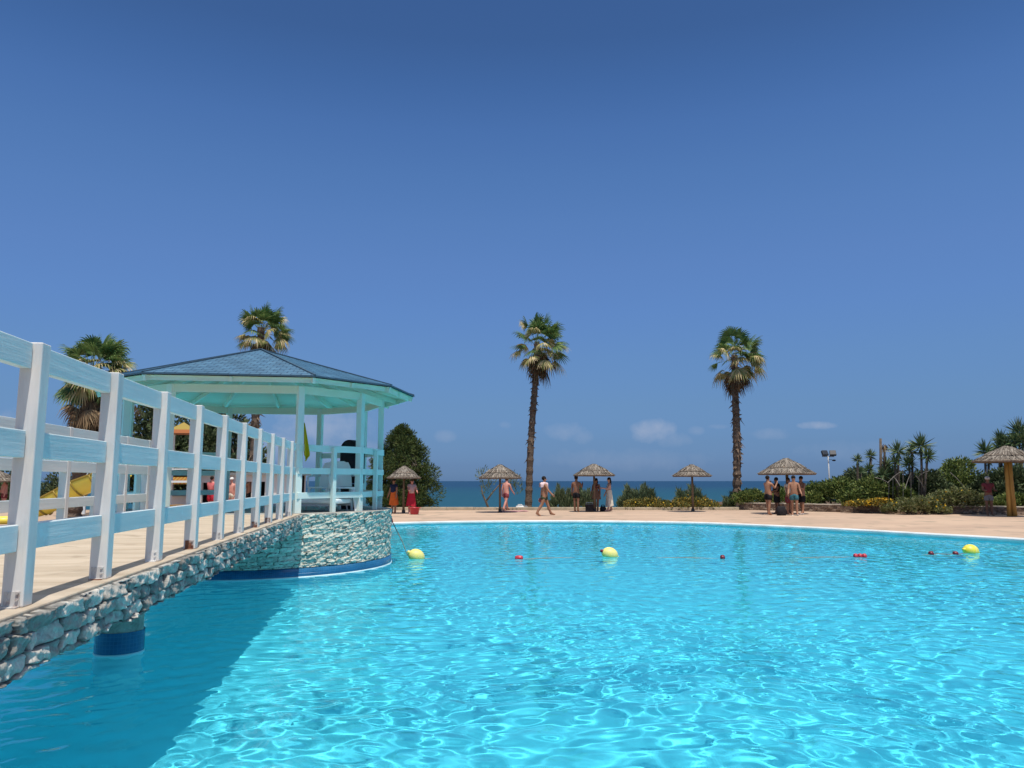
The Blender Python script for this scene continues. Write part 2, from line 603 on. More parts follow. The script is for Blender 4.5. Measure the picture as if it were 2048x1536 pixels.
def stone_material(name, a, b, c, mortar):
    """colour from the stone's own number, mortar with painted gap shade from the joint mask, both stored on the mesh"""
    m = bpy.data.materials.new(name)
    m.use_nodes = True
    t = m.node_tree
    N, L = t.nodes, t.links
    p = N['Principled BSDF']
    p.inputs['Roughness'].default_value = .85
    p.inputs['Specular IOR Level'].default_value = .15
    at = N.new('ShaderNodeAttribute')
    at.attribute_name = 'stone'
    cr = N.new('ShaderNodeValToRGB')
    cr.color_ramp.elements.new(.5)
    for e, col, ps in zip(cr.color_ramp.elements, (a, b, c), (0, .5, 1)):
        e.color = (*col, 1)
        e.position = ps
    L.new(at.outputs['Fac'], cr.inputs[0])
    tc = N.new('ShaderNodeTexCoord')
    n = N.new('ShaderNodeTexNoise')
    n.inputs['Scale'].default_value = 13
    n.inputs['Detail'].default_value = 8
    n.inputs['Roughness'].default_value = .7
    L.new(tc.outputs['Object'], n.inputs['Vector'])
    mr = N.new('ShaderNodeMapRange')
    mr.inputs[1].default_value = .35
    mr.inputs[2].default_value = .7
    mr.inputs[3].default_value = .62
    mr.inputs[4].default_value = 1.15
    L.new(n.outputs[0], mr.inputs[0])
    vm = N.new('ShaderNodeVectorMath')
    vm.operation = 'SCALE'
    L.new(cr.outputs[0], vm.inputs[0])
    L.new(mr.outputs[0], vm.inputs[3])
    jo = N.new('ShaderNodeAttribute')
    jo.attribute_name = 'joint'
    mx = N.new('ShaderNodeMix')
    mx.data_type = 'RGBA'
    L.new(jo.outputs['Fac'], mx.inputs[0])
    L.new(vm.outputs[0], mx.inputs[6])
    mx.inputs[7].default_value = (*mortar, 1)  # mortar colour with the shade of the gaps painted in
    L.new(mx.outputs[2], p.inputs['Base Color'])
    bp = N.new('ShaderNodeBump')
    bp.inputs['Strength'].default_value = .8
    bp.inputs['Distance'].default_value = .012
    n2 = N.new('ShaderNodeTexNoise')
    n2.inputs['Scale'].default_value = 45
    n2.inputs['Detail'].default_value = 6
    L.new(tc.outputs['Object'], n2.inputs['Vector'])
    L.new(n2.outputs[0], bp.inputs['Height'])
    L.new(bp.outputs[0], p.inputs['Normal'])
    return m


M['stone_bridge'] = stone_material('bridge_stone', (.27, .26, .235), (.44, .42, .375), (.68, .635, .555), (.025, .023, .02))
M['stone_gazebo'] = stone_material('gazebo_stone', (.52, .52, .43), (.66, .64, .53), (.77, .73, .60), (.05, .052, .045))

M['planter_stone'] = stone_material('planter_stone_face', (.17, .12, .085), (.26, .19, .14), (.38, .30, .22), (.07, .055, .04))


def uv_brick_material(name, c1, c2, joint, bw, rh, mortar=.02, rough=.6, offset=.5):
    m = bpy.data.materials.new(name)
    m.use_nodes = True
    t = m.node_tree
    N, L = t.nodes, t.links
    p = N['Principled BSDF']
    p.inputs['Roughness'].default_value = rough
    p.inputs['Specular IOR Level'].default_value = .3
    uv = N.new('ShaderNodeTexCoord')
    b = N.new('ShaderNodeTexBrick')
    b.offset = offset
    b.inputs['Color1'].default_value = (*c1, 1)
    b.inputs['Color2'].default_value = (*c2, 1)
    b.inputs['Mortar'].default_value = (*joint, 1)
    b.inputs['Scale'].default_value = 1
    b.inputs['Mortar Size'].default_value = mortar
    b.inputs['Mortar Smooth'].default_value = .2
    b.inputs['Brick Width'].default_value = bw
    b.inputs['Row Height'].default_value = rh
    L.new(uv.outputs['UV'], b.inputs['Vector'])
    n = N.new('ShaderNodeTexNoise')
    n.inputs['Scale'].default_value = 2.2
    n.inputs['Detail'].default_value = 6
    L.new(uv.outputs['UV'], n.inputs['Vector'])
    mr = N.new('ShaderNodeMapRange')
    mr.inputs[1].default_value = .3
    mr.inputs[2].default_value = .7
    mr.inputs[3].default_value = .8
    mr.inputs[4].default_value = 1.2
    L.new(n.outputs[0], mr.inputs[0])
    vm = N.new('ShaderNodeVectorMath')
    vm.operation = 'SCALE'
    L.new(b.outputs[0], vm.inputs[0])
    L.new(mr.outputs[0], vm.inputs[3])
    L.new(vm.outputs[0], p.inputs['Base Color'])
    bp = N.new('ShaderNodeBump')
    bp.inputs['Strength'].default_value = .4
    bp.inputs['Distance'].default_value = .01
    L.new(b.outputs['Fac'], bp.inputs['Height'])
    bp.invert = True
    L.new(bp.outputs[0], p.inputs['Normal'])
    return m


M['shingle'] = uv_brick_material('blue_shingle', (.045, .128, .215), (.066, .168, .265), (.024, .07, .13), .17, .10, .011)
M['blue_tile'] = uv_brick_material('blue_mosaic', (.012, .10, .22), (.016, .12, .26), (.03, .15, .28), .035, .035, .003, .25, 0)

# ------------------------------------------------------------------ the pool and the ground
POOL = [(-4.35, 28.7), (-2.4, 29.5), (-.47, 29.95), (1.5, 30.1), (3.43, 29.95), (5.1, 29.55), (6.75, 28.9), (8.3, 27.6), (9.8, 25.95), (11.0, 24.4), (12.05, 22.8), (12.9, 21.6),
        (13.6, 20.3), (14.6, 17), (14.9, 12), (14.0, 7), (11.5, 3.2), (7.5, 1.6), (3, 1.2), (-1, 1.2), (-6, 1.4), (-11, 3), (-14.5, 7), (-15.6, 12), (-14.6, 18), (-12, 22.8), (-8.5, 26.5)]


def smooth_closed(pts, n=6):
    out = []
    m = len(pts)
    for i in range(m):
        p0, p1, p2, p3 = (np.array(pts[(i + k - 1) % m], dtype=float) for k in range(4))
        for j in range(n):
            t = j / n
            out.append(tuple(.5 * ((2 * p1) + (-p0 + p2) * t + (2 * p0 - 5 * p1 + 4 * p2 - p3) * t * t + (-p0 + 3 * p1 - 3 * p2 + p3) * t ** 3)))
    return out


POOLS = smooth_closed(POOL, 6)


def offset_loop(loop, d):
    n = len(loop)
    out = []
    for i in range(n):
        a, b = np.array(loop[i - 1]), np.array(loop[(i + 1) % n])
        t = (b - a) / np.linalg.norm(b - a)
        out.append((loop[i][0] - t[1] * d, loop[i][1] + t[0] * d))
    return out


def ring_mesh(name, inner, outer, z, mats, kind='structure'):
    n = len(inner)
    V = [(x, y, z) for x, y in inner] + [(x, y, z) for x, y in outer]
    F = [(i, (i + 1) % n, n + (i + 1) % n, n + i) for i in range(n)]
    me = bpy.data.meshes.new(name)
    me.from_pydata(V, [], F)
    me.update()
    return me


area = sum(POOLS[i - 1][0] * POOLS[i][1] - POOLS[i][0] * POOLS[i - 1][1] for i in range(len(POOLS)))
OUT = 1 if area < 0 else -1            # side on which the deck lies
WALLTOP = DECK

# deck with the pool cut out
bm = bmesh.new()
inner = [bm.verts.new((x, y, DECK)) for x, y in offset_loop(POOLS, OUT * .28)]
outer_pts = [(-90, -12), (70, -12), (70, 41.6), (40, 41.6), (0, 41.6), (-40, 41.6), (-90, 41.6)]
outer = [bm.verts.new((x, y, DECK)) for x, y in outer_pts]
ed = []
for lp in (inner, outer):
    for i in range(len(lp)):
        ed.append(bm.edges.new((lp[i - 1], lp[i])))
bmesh.ops.triangle_fill(bm, use_beauty=True, use_dissolve=False, edges=ed, normal=(0, 0, 1))
for f in bm.faces:
    if f.normal.z < 0:
        f.normal_flip()
me = bpy.data.meshes.new('pool_deck')
bm.to_mesh(me)
bm.free()
tag(link_mesh('pool_deck', me, M['sand']), kind='structure')

# white coping with an overhanging lip
cp = MB()
n = len(POOLS)
prof = ((.28, DECK + .001), (.26, DECK + .02), (-.02, DECK + .02), (-.04, DECK - .005), (-.04, DECK - .05), (0.0, DECK - .06), (0.0, -.04))
vs, fs = [], []
for (d, z) in prof:
    for (x, y) in offset_loop(POOLS, OUT * d):
        vs.append((x, y, z))
for k in range(len(prof) - 1):
    for i in range(n):
        j = (i + 1) % n
        fs.append((k * n + i, k * n + j, (k + 1) * n + j, (k + 1) * n + i))
cp.add(vs, fs)
tag(cp.build('pool_coping', M['coping']), kind='structure')

# basin: floor and walls in one lining
DEPTH = 1.25
ps = MB()
vs = [(x, y, -.04) for x, y in POOLS] + [(x, y, -DEPTH) for x, y in offset_loop(POOLS, -OUT * .05)]
fs = [(i, (i + 1) % n, n + (i + 1) % n, n + i) for i in range(n)] + [tuple(range(n, 2 * n))]
ps.add(vs, fs)
basin = tag(ps.build('pool_basin', M['pool_floor']), kind='structure')
basin.cycles.is_caustics_receiver = True


# rippled water surface
def in_poly(X, Y, poly):
    inside = np.zeros(X.shape, bool)
    x1, y1 = poly[-1]
    for (x2, y2) in poly:
        c = ((y1 > Y) != (y2 > Y)) & (X < (x2 - x1) * (Y - y1) / (y2 - y1 + 1e-12) + x1)
        inside ^= c
        x1, y1 = x2, y2
    return inside


def waves(X, Y):
    g = np.random.default_rng(5)
    Z = np.zeros_like(X)
    wx = .22 * np.sin(X * .9 + Y * .5) + .13 * np.sin(Y * 1.3 - X * .7) + .07 * np.sin(X * 2.9 + 1.3 * Y)
    wy = .22 * np.sin(Y * .8 - X * .4) + .12 * np.sin(1.7 * X + .3 * Y) + .07 * np.sin(Y * 2.6 - 1.1 * X)
    for i in range(WN):
        lam = WL0 * (WL1 / WL0) ** g.random()
        th = g.normal(1.75, .95)
        k = 2 * math.pi / lam
        A = WA * (lam / .4) ** 1.0
        Z += A * np.sin(k * (math.cos(th) * (X + wx) + math.sin(th) * (Y + wy)) + g.random() * 6.28)
    gust = .75 + .35 * np.sin(.35 * X + .9) * np.sin(.28 * Y + .4) + .12 * np.sin(.8 * Y + .6 * X)
    return Z * gust


WN, WL0, WL1, WA = 96, .12, .52, .00080
xs = np.arange(-16.2, 15.4, .032)
ys = [1.0]
while ys[-1] < 30.6:
    ys.append(ys[-1] + .026 + .05 * min(1.0, max(0, (ys[-1] - 6) / 18)))
ys = np.array(ys)
X, Y = np.meshgrid(xs, ys)
keep = in_poly(X, Y, offset_loop(POOLS, OUT * .06))
Z = waves(X, Y)
idx = np.arange(X.size).reshape(X.shape)
q = np.stack([idx[:-1, :-1], idx[:-1, 1:], idx[1:, 1:], idx[1:, :-1]], -1).reshape(-1, 4)
q = q[keep.ravel()[q].any(1)]
used = np.unique(q)
remap = np.zeros(X.size, np.int64)
remap[used] = np.arange(len(used))
water = arr_mesh('pool_water', np.stack([X, Y, Z], -1).reshape(-1, 3)[used], remap[q], M['water'], None, True)
tag(water, kind='structure')
water.cycles.is_caustics_caster = True

# beach falling to the sea, and the sea
bx = np.linspace(-160, 160, 60)
by = np.concatenate([[41.6, 42.4, 44, 47, 52, 60], np.linspace(70, 130, 6)])
X, Y = np.meshgrid(bx, by)
Z = np.interp(Y, [41.6, 44, 52, 62, 130], [.06, -.1, -1.4, -2.6, -4.6]) + .12 * np.sin(X * .31 + Y) * np.clip((Y - 42) / 8, 0, 1)
idx = np.arange(X.size).reshape(X.shape)
q = np.stack([idx[:-1, :-1], idx[:-1, 1:], idx[1:, 1:], idx[1:, :-1]], -1).reshape(-1, 4)
tag(arr_mesh('beach', np.stack([X, Y, Z], -1).reshape(-1, 3), q, M['soil'], None, True), kind='structure')
me = bpy.data.meshes.new('sea')
me.from_pydata([(-30000, 60, -3), (30000, 60, -3), (30000, 40000, -3), (-30000, 40000, -3)], [], [(0, 1, 2, 3)])
tag(link_mesh('sea', me, sea_material()), kind='structure')


# ------------------------------------------------------------------ stone facing (real relief on a fine grid)
FACET = .30


def stones(Lu, Lv, su, sv, step, seed, amp=.035, norm=3.0, stepv=None, ew=.22):
    """relief of rough stones over a Lu x Lv patch: returns U, V grids, height, stone number, joint mask"""
    g = np.random.default_rng(seed)
    pts = []
    v = -sv
    while v < Lv + sv:
        h = sv * g.uniform(.55, 1.5)
        u = -su * g.random()
        while u < Lu + su:
            w = su * g.uniform(.45, 1.8)
            pts.append((u + w / 2, v + h / 2 + g.normal(0, sv * .10), w, h))
            u += w
        v += h
    P = np.array(pts)
    us = np.arange(0, Lu + step * .5, step)
    vs_ = np.linspace(0, Lv, max(2, int(round(Lv / (stepv or step))) + 1))
    U, V = np.meshgrid(us, vs_)
    wu = U + .012 * np.sin(9 * U + 23 * V) + .010 * np.sin(31 * V - 17 * U)
    wv = V + .006 * np.sin(11 * U - 7 * V) + .003 * np.sin(29 * U + 13 * V)
    fu, fv = wu.ravel(), wv.ravel()
    f1 = np.full(fu.size, 9e9)
    f2 = np.full(fu.size, 9e9)
    i1 = np.zeros(fu.size, np.int64)
    for i, (cu, cv, w, h) in enumerate(P):
        sel = np.where((np.abs(fu - cu) < w * 1.6 + .1) & (np.abs(fv - cv) < h * 1.6 + .06))[0]
        if not len(sel):
            continue
        d = ((np.abs(fu[sel] - cu) / w * 2) ** norm + (np.abs(fv[sel] - cv) / h * 2) ** norm) ** (1 / norm)
        d = d * (.85 + .3 * (h / sv) / 2)
        a = f1[sel]
        better = d < a
        f2[sel] = np.where(better, a, np.minimum(f2[sel], d))
        f1[sel] = np.where(better, d, a)
        i1[sel] = np.where(better, i, i1[sel])
    e = np.clip((np.minimum(f2, 3) - f1) / ew, 0, 1)
    dome = 1 - (1 - np.clip(e * 1.9 - .18, 0, 1)) ** 2
    hi = g.uniform(.30, 1.0, len(P))
    tu = g.normal(0, .08, len(P))
    tv = g.normal(0, .14, len(P))
    pu, pv = (fu - P[i1, 0]) / P[i1, 2], (fv - P[i1, 1]) / P[i1, 3]
    cut = np.zeros_like(fu)
    for k in range(5):                  # chiselled facets
        th = g.uniform(0, 6.283, len(P))[i1]
        ck = g.uniform(-.05, .32, len(P))[i1]
        sk = g.uniform(.6, 1.9, len(P))[i1]
        cut = np.maximum(cut, (pu * np.cos(th) + pv * np.sin(th) - ck) * sk)
    H = amp * dome * hi[i1] * (1 - FACET * np.clip(cut, 0, .95)) + (tu[i1] * (fu - P[i1, 0]) + tv[i1] * (fv - P[i1, 1])) * dome
    H += dome * .0035 * (np.sin(60 * fu + 40 * fv + i1) + np.sin(95 * fv - 33 * fu + 2 * i1) + .7 * np.sin(150 * fu + 3 * i1) * np.sin(130 * fv))
    H -= .016 * (1 - np.clip(e * 3.2, 0, 1))
    num = g.random(len(P))[i1]
    return U, V, H.reshape(U.shape), num.reshape(U.shape), (1 - np.clip((e - .12) * 3.2, 0, 1)).reshape(U.shape)


def grid_faces(shape, flip=False):
    idx = np.arange(shape[0] * shape[1]).reshape(shape)
    q = np.stack([idx[:-1, :-1], idx[:-1, 1:], idx[1:, 1:], idx[1:, :-1]], -1).reshape(-1, 4)
    return q[:, ::-1] if flip else q


# ------------------------------------------------------------------ bridge and gazebo (shared local frame, -Y towards the viewer)
GC = Vector((-5.17, 15.62, 0))
GRZ = R(8.6)
ZD = 1.07                    # walking level
HALF = 1.10                  # half distance between the railings
EDGE = HALF + .09            # deck edge
U_NEAR, U_FAR = -17.0, -2.42
FASC = .255
bridge = empty('footbridge', GC, GRZ, 'level footbridge with rough stone sides leading to the gazebo', 'bridge')
d = MB()
d.box((0, (U_NEAR + U_FAR) / 2, ZD - .09), (2 * EDGE, U_FAR - U_NEAR, .18))
d.build('deck', M['bridge_deck'], bridge, bevel=.008)
d = MB()
d.box((0, (U_NEAR + U_FAR) / 2, ZD - .235), (2 * EDGE - .1, U_FAR - U_NEAR - .02, .105))
d.build('underside_beam', M['kiosk_grey'], bridge)
for side in (1, -1):
    step = .0075 if side > 0 else .03
    L0 = 12.6 if side > 0 else U_FAR - U_NEAR
    U, V, H, num, jo = stones(L0, FASC + .05, .155, .078, step, 21 if side > 0 else 22, .046, 6, None, .42)
    # profile: up the face from an uneven lower edge; last rows tuck under the slab
    low = .008 * np.sin(7 * U + 1) + .006 * np.sin(19 * U) + .004 * np.sin(43 * U + 2)
    Zc = ZD - .012 - FASC + V * (FASC - .0) / (FASC + .05) + low * np.clip(1 - V / .12, 0, 1)
    Xc = EDGE + .004 + H
    Xc[0] = EDGE - .06
    Xc[-1] = EDGE - .03
    Zc[-1] = ZD - .016
    V3 = np.stack([side * Xc, U_FAR - U, Zc], -1).reshape(-1, 3)
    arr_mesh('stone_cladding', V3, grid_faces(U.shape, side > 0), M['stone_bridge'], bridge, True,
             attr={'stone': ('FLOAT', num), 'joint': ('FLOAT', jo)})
pp = on_z(238, 1304, 0)
loc = Matrix.Rotation(-GRZ, 3, 'Z') @ (pp - GC)
for yy in (loc.y, loc.y - 6.0):
    pr = MB().lathe([(.215, -DEPTH), (.215, -.02), (.223, -.015), (.223, .012), (.215, .016)], 32, (loc.x, yy, 0))
    pier = pr.build('pier', M['tile_edge'], bridge, True)
    pier.cycles.is_caustics_receiver = True
    hb = MB().lathe([(.212, .21), (.205, .215), (.205, ZD - .28)], 32, (loc.x, yy, 0)).build('pier_head', M['stone_gazebo'], pier, True)
    nseg = 32
    vs, fs, uv = [], [], []
    for z in (.016, .21):
        for k in range(nseg + 1):
            t = 2 * math.pi * k / nseg
            vs.append((loc.x + .219 * math.cos(t), yy + .219 * math.sin(t), z))
            uv.append((t * .219, z))
    fs = [(k, k + 1, nseg + 2 + k, nseg + 1 + k) for k in range(nseg)]
    arr_mesh('tile_band', vs, fs, M['blue_tile'], pier, True, uv=uv)


def railing(side, label):
    rl = empty('bridge_railing', GC, GRZ, label, 'railing')
    y0 = -12.36                       # first post in view
    ypos = [y0 + 1.005 * k for k in range(-4, 10)]
    dirt = random.Random(3)
    for i, y in enumerate(ypos):
        top = ZD + 1.20
        x = side * HALF
        p = MB().box((x, y, (ZD + top) / 2), (.094, .092, top - ZD))
        post = p.build('post', M['post_paint'], rl, bevel=.006)
        a = MB()
        a.box((x, y - .048, ZD + .036), (.066, .004, .07))
        a.box((x, y - .066, ZD + .003), (.066, .036, .006))
        for dx in (-.022, .022):
            for dz in (.035, .065):
                a.tube([(x + dx, y - .049, ZD + dz), (x + dx, y - .057, ZD + dz)], .007, 6)
        a.build('anchor_plate', M['rust'] if i % 3 else M['post_paint'], post)
    for j, (za, zb) in enumerate(((.245, .365), (.665, .79), (1.075, 1.195))):
        for i, y in enumerate(ypos):
            ya = y + .05
            yb = (ypos[i + 1] - .05) if i + 1 < len(ypos) else U_FAR - .25
            b = MB().box((x - side * .018, (ya + yb) / 2, ZD + (za + zb) / 2), (.052, yb - ya - .004, zb - za))
            b.build('rail', M['rail_paint'], rl, bevel=.005)
    return rl


railing(1, 'white and blue timber railing along the open water side of the footbridge')
railing(-1, 'farther timber railing of the footbridge, seen through the nearer one')

# ---- gazebo
gz = empty('gazebo', GC, GRZ, 'round poolside gazebo with blue shingle roof on aqua posts and stone base', 'gazebo')
RB = 2.70
a0, a1 = R(-175), R(60)
U, V, H, num, jo = stones(RB * (a1 - a0), ZD - .155, .235, .068, .010, 31, .034, 8, .0065)
ang = a0 + U / RB
rad = RB - .01 + H
rad[-1] = RB - .03
rad[0] = RB - .03
V3 = np.stack([rad * np.cos(ang), rad * np.sin(ang), .155 + V], -1).reshape(-1, 3)
core = MB().lathe([(RB - .05, -DEPTH), (RB - .05, ZD - .03)], 96)
core.add([(math.cos(t) * (RB - .05), math.sin(t) * (RB - .05), ZD - .03) for t in np.linspace(0, 2 * math.pi, 96, endpoint=False)], [tuple(range(96))])
base = core.build('base', M['gaz_floor'], gz)
base.cycles.is_caustics_receiver = True
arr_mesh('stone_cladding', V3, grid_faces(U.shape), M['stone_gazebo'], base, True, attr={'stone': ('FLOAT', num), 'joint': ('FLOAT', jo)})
U, V, H, num, jo = stones(RB * (2 * math.pi - (a1 - a0)), ZD - .155, .155, .062, .04, 32, .034, 3.4)
ang = a1 + U / RB
rad = RB - .01 + H
V3 = np.stack([rad * np.cos(ang), rad * np.sin(ang), .155 + V], -1).reshape(-1, 3)
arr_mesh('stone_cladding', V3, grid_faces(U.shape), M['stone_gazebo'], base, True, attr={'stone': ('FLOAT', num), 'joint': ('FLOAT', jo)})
nseg = 120
vs, uv, fs = [], [], []
prof = ((RB - .02, .155), (RB + .035, .15), (RB + .04, .02))
for (r, z) in prof:
    for k in range(nseg + 1):
        t = 2 * math.pi * k / nseg
        vs.append((r * math.cos(t), r * math.sin(t), z))
        uv.append((t * RB, z))
for i in range(2):
    for k in range(nseg):
        a = i * (nseg + 1) + k
        fs.append((a + nseg + 1, a + nseg + 2, a + 1, a))
arr_mesh('tile_band', vs, fs, M['blue_tile'], base, True, uv=uv)
lo = MB().lathe([(RB + .035, .02), (RB + .05, .014), (RB + .05, -.03), (RB + .01, -.04), (RB + .01, -DEPTH)], 120).build('waterline_tiles', M['tile_edge'], base, True)
lo.cycles.is_caustics_receiver = True
fl = MB().lathe([(RB + .0, ZD - .03), (RB + .015, ZD - .01), (RB + .005, ZD), (0.001, ZD + .002)], 96)
fl.build('floor', M['gaz_floor'], gz)

half_in = 26.3
PA = [-90 + half_in + 32.3 * k for k in range(5)]
PA = PA + [180 - p for p in reversed(PA)]       # ten posts, symmetric about the bridge axis
RP, ZE, ZA, RE = 2.47, 3.42, 4.30, 3.13
ZB = 3.30            # top of the posts


def pol(deg, r, z):
    return Vector((math.cos(R(deg)) * r, math.sin(R(deg)) * r, z))


for p in PA:
    c = pol(p, RP, 0)
    pm = MB().box((c.x, c.y, (ZD + ZB) / 2), (.115, .115, ZB - ZD), None)
    rot = Matrix.Rotation(R(p), 3, 'Z')
    pm = MB().box((c.x, c.y, (ZD + ZB) / 2), (.115, .115, ZB - ZD), rot)
    pm.build('post', M['aqua_post'], gz, bevel=.006)
# roof in one mesh per face is a pattern of one roof: sheet + thickness
vs, fs, uv = [], [], []
cr = [pol(p, RE, ZE) for p in PA]
apex = Vector((0, 0, ZA))
n = len(cr)
for i in range(n):
    a, b = cr[i], cr[(i + 1) % n]
    mid = (a + b) / 2
    w = (b - a).length
    h = (apex - mid).length
    k = len(vs)
    nrm = (b - a).cross(apex - a).normalized()
    # eight strips up the slope so that courses overlap slightly
    rows = 17
    for r_ in range(rows):
        t0, t1 = r_ / rows, min(1, (r_ + 1.12) / rows)
        lift0, lift1 = nrm * .013, nrm * .004
        k = len(vs)
        p0, p1 = a.lerp(apex, t0) + lift0, b.lerp(apex, t0) + lift0
        p2, p3 = b.lerp(apex, t1) + lift1, a.lerp(apex, t1) + lift1
        p4, p5 = a.lerp(apex, t0) , b.lerp(apex, t0)
        vs += [p0, p1, p2, p3, p4, p5]
        wa, wb = w * (1 - t0) / 2, w * (1 - t1) / 2
        v0, v1 = r_ * .1 + .015, r_ * .1 + .085
        off = i * .07
        uv += [(-wa + off, v0), (wa + off, v0), (wb + off, v1), (-wb + off, v1), (-wa + off, v0), (wa + off, v0)]
        fs += [(k, k + 1, k + 2, k + 3), (k + 4, k + 5, k + 1, k)]
roof = arr_mesh('roof', [tuple(v) for v in vs], fs, M['shingle'], gz, uv=uv)
for i in range(n):
    rb = MB()
    dirv = (apex - cr[i]).normalized()
    rb.bar(cr[i] - dirv * .02 + Vector((0, 0, .016)), apex + Vector((0, 0, .028)), .035, .022)
    rb.build('ridge_cap', M['roof_edge'], roof)
eb = MB()
for i in range(n):
    a, b = pol(PA[i], RE + .012, ZE - .012), pol(PA[(i + 1) % n], RE + .012, ZE - .012)
    eb.bar(a, b, .03, .022)
eb.build('eave_edge', M['roof_edge'], roof)
# ceiling boards under the roof
vs = [pol(p, RE - .02, ZE - .035) for p in PA] + [apex - Vector((0, 0, .06))]
arr_mesh('ceiling', [tuple(v) for v in vs], [(( i + 1) % n, i, n) for i in range(n)], M['aqua_ceiling'], gz)
for i in range(n):
    a, b = PA[i], PA[(i + 1) % n]
    MB().bar(pol(a, RP, ZB - .06), pol(b, RP, ZB - .06), .06, .14).build('ring_beam', M['aqua'], gz, bevel=.005)
    # fascia board between the rafter ends, a little inside the eave
    MB().bar(pol(a, RE - .10, ZE - .07), pol(b, RE - .10, ZE - .07), .022, .085).build('fascia_board', M['aqua'], gz)
    # rafter under each hip
    r_ = MB()
    s0, s1 = pol(a, RE - .02, ZE - .085), Vector((0, 0, ZA - .13))
    r_.bar(s0, s0.lerp(s1, .97), .055, .10)
    r_.build('rafter', M['aqua'], gz)
    m = pol(a, RE, ZE).lerp(pol(b, RE, ZE), .5)
    r_ = MB()
    s0 = Vector((m.x * .985, m.y * .985, ZE - .08))
    r_.bar(s0, s0.lerp(s1, .93), .045, .085)
    r_.build('rafter', M['aqua'], gz)
# railings between the posts (not at the two bridge openings)
for i in range(n):
    a, b = PA[i], PA[(i + 1) % n]
    gap = (b - a) % 360
    if gap > 40:
        continue
    A_, B_ = pol(a, RP + .05, 0), pol(b, RP + .05, 0)
    dv = (B_ - A_).normalized()
    for (za, zb) in ((.25, .36), (.68, .79), (1.08, 1.20)):
        z = ZD + (za + zb) / 2
        MB().bar(A_ - dv * .03 + Vector((0, 0, z)), B_ + dv * .03 + Vector((0, 0, z)), .04, zb - za).build('rail', M['aqua_post'], gz, bevel=.004)
    mid = (A_ + B_) / 2
    o_ = mid.normalized()
    rot = Matrix.Rotation(math.atan2(o_.y, o_.x), 3, 'Z')
    c = mid + o_ * .062
    MB().box((c.x, c.y, ZD + .58), (.08, .075, 1.16), rot).build('baluster', M['aqua_post'], gz, bevel=.005)


# pennant on the front post
def pennant():
    c = Matrix.Rotation(GRZ, 3, 'Z') @ pol(PA[0], RP, 0) + GC
    fl = empty('pennant_flag', (c.x + .06, c.y + .0, ZD + .95), 0, 'lime yellow flag hanging limp beside a gazebo post', 'flag')
    nx, nz = 10, 16
    V, F = [], []
    for j in range(nz + 1):
        t = j / nz
        for i in range(nx + 1):
            s = i / nx
            w = .015 + .135 * t if t < .86 else .131 * (1 - (t - .86) / .14 * .75)
            x = .012 + s * w + .012 * t + (.05 * (t - .86) / .14 if t > .86 else 0) * (1 - s)
            V.append((x, .03 * math.sin(s * 9 + t * 2) * (.3 + t), .62 - t * .64 + s * .02 - (.04 if s > .5 else 0) * t))
    for j in range(nz):
        for i in range(nx):
            a = j * (nx + 1) + i
            F.append((a, a + 1, a + nx + 2, a + nx + 1))
    arr_mesh('cloth', V, F, M['flag'], fl, True)
    MB().tube([(0, 0, -.1), (0.005, 0, .66)], .008, 8).build('staff', M['grey_metal'], fl)


pennant()


def gloc(x, y, z=0.0):
    """point of the gazebo frame in the world"""
    return Matrix.Rotation(GRZ, 3, 'Z') @ Vector((x, y, z)) + GC


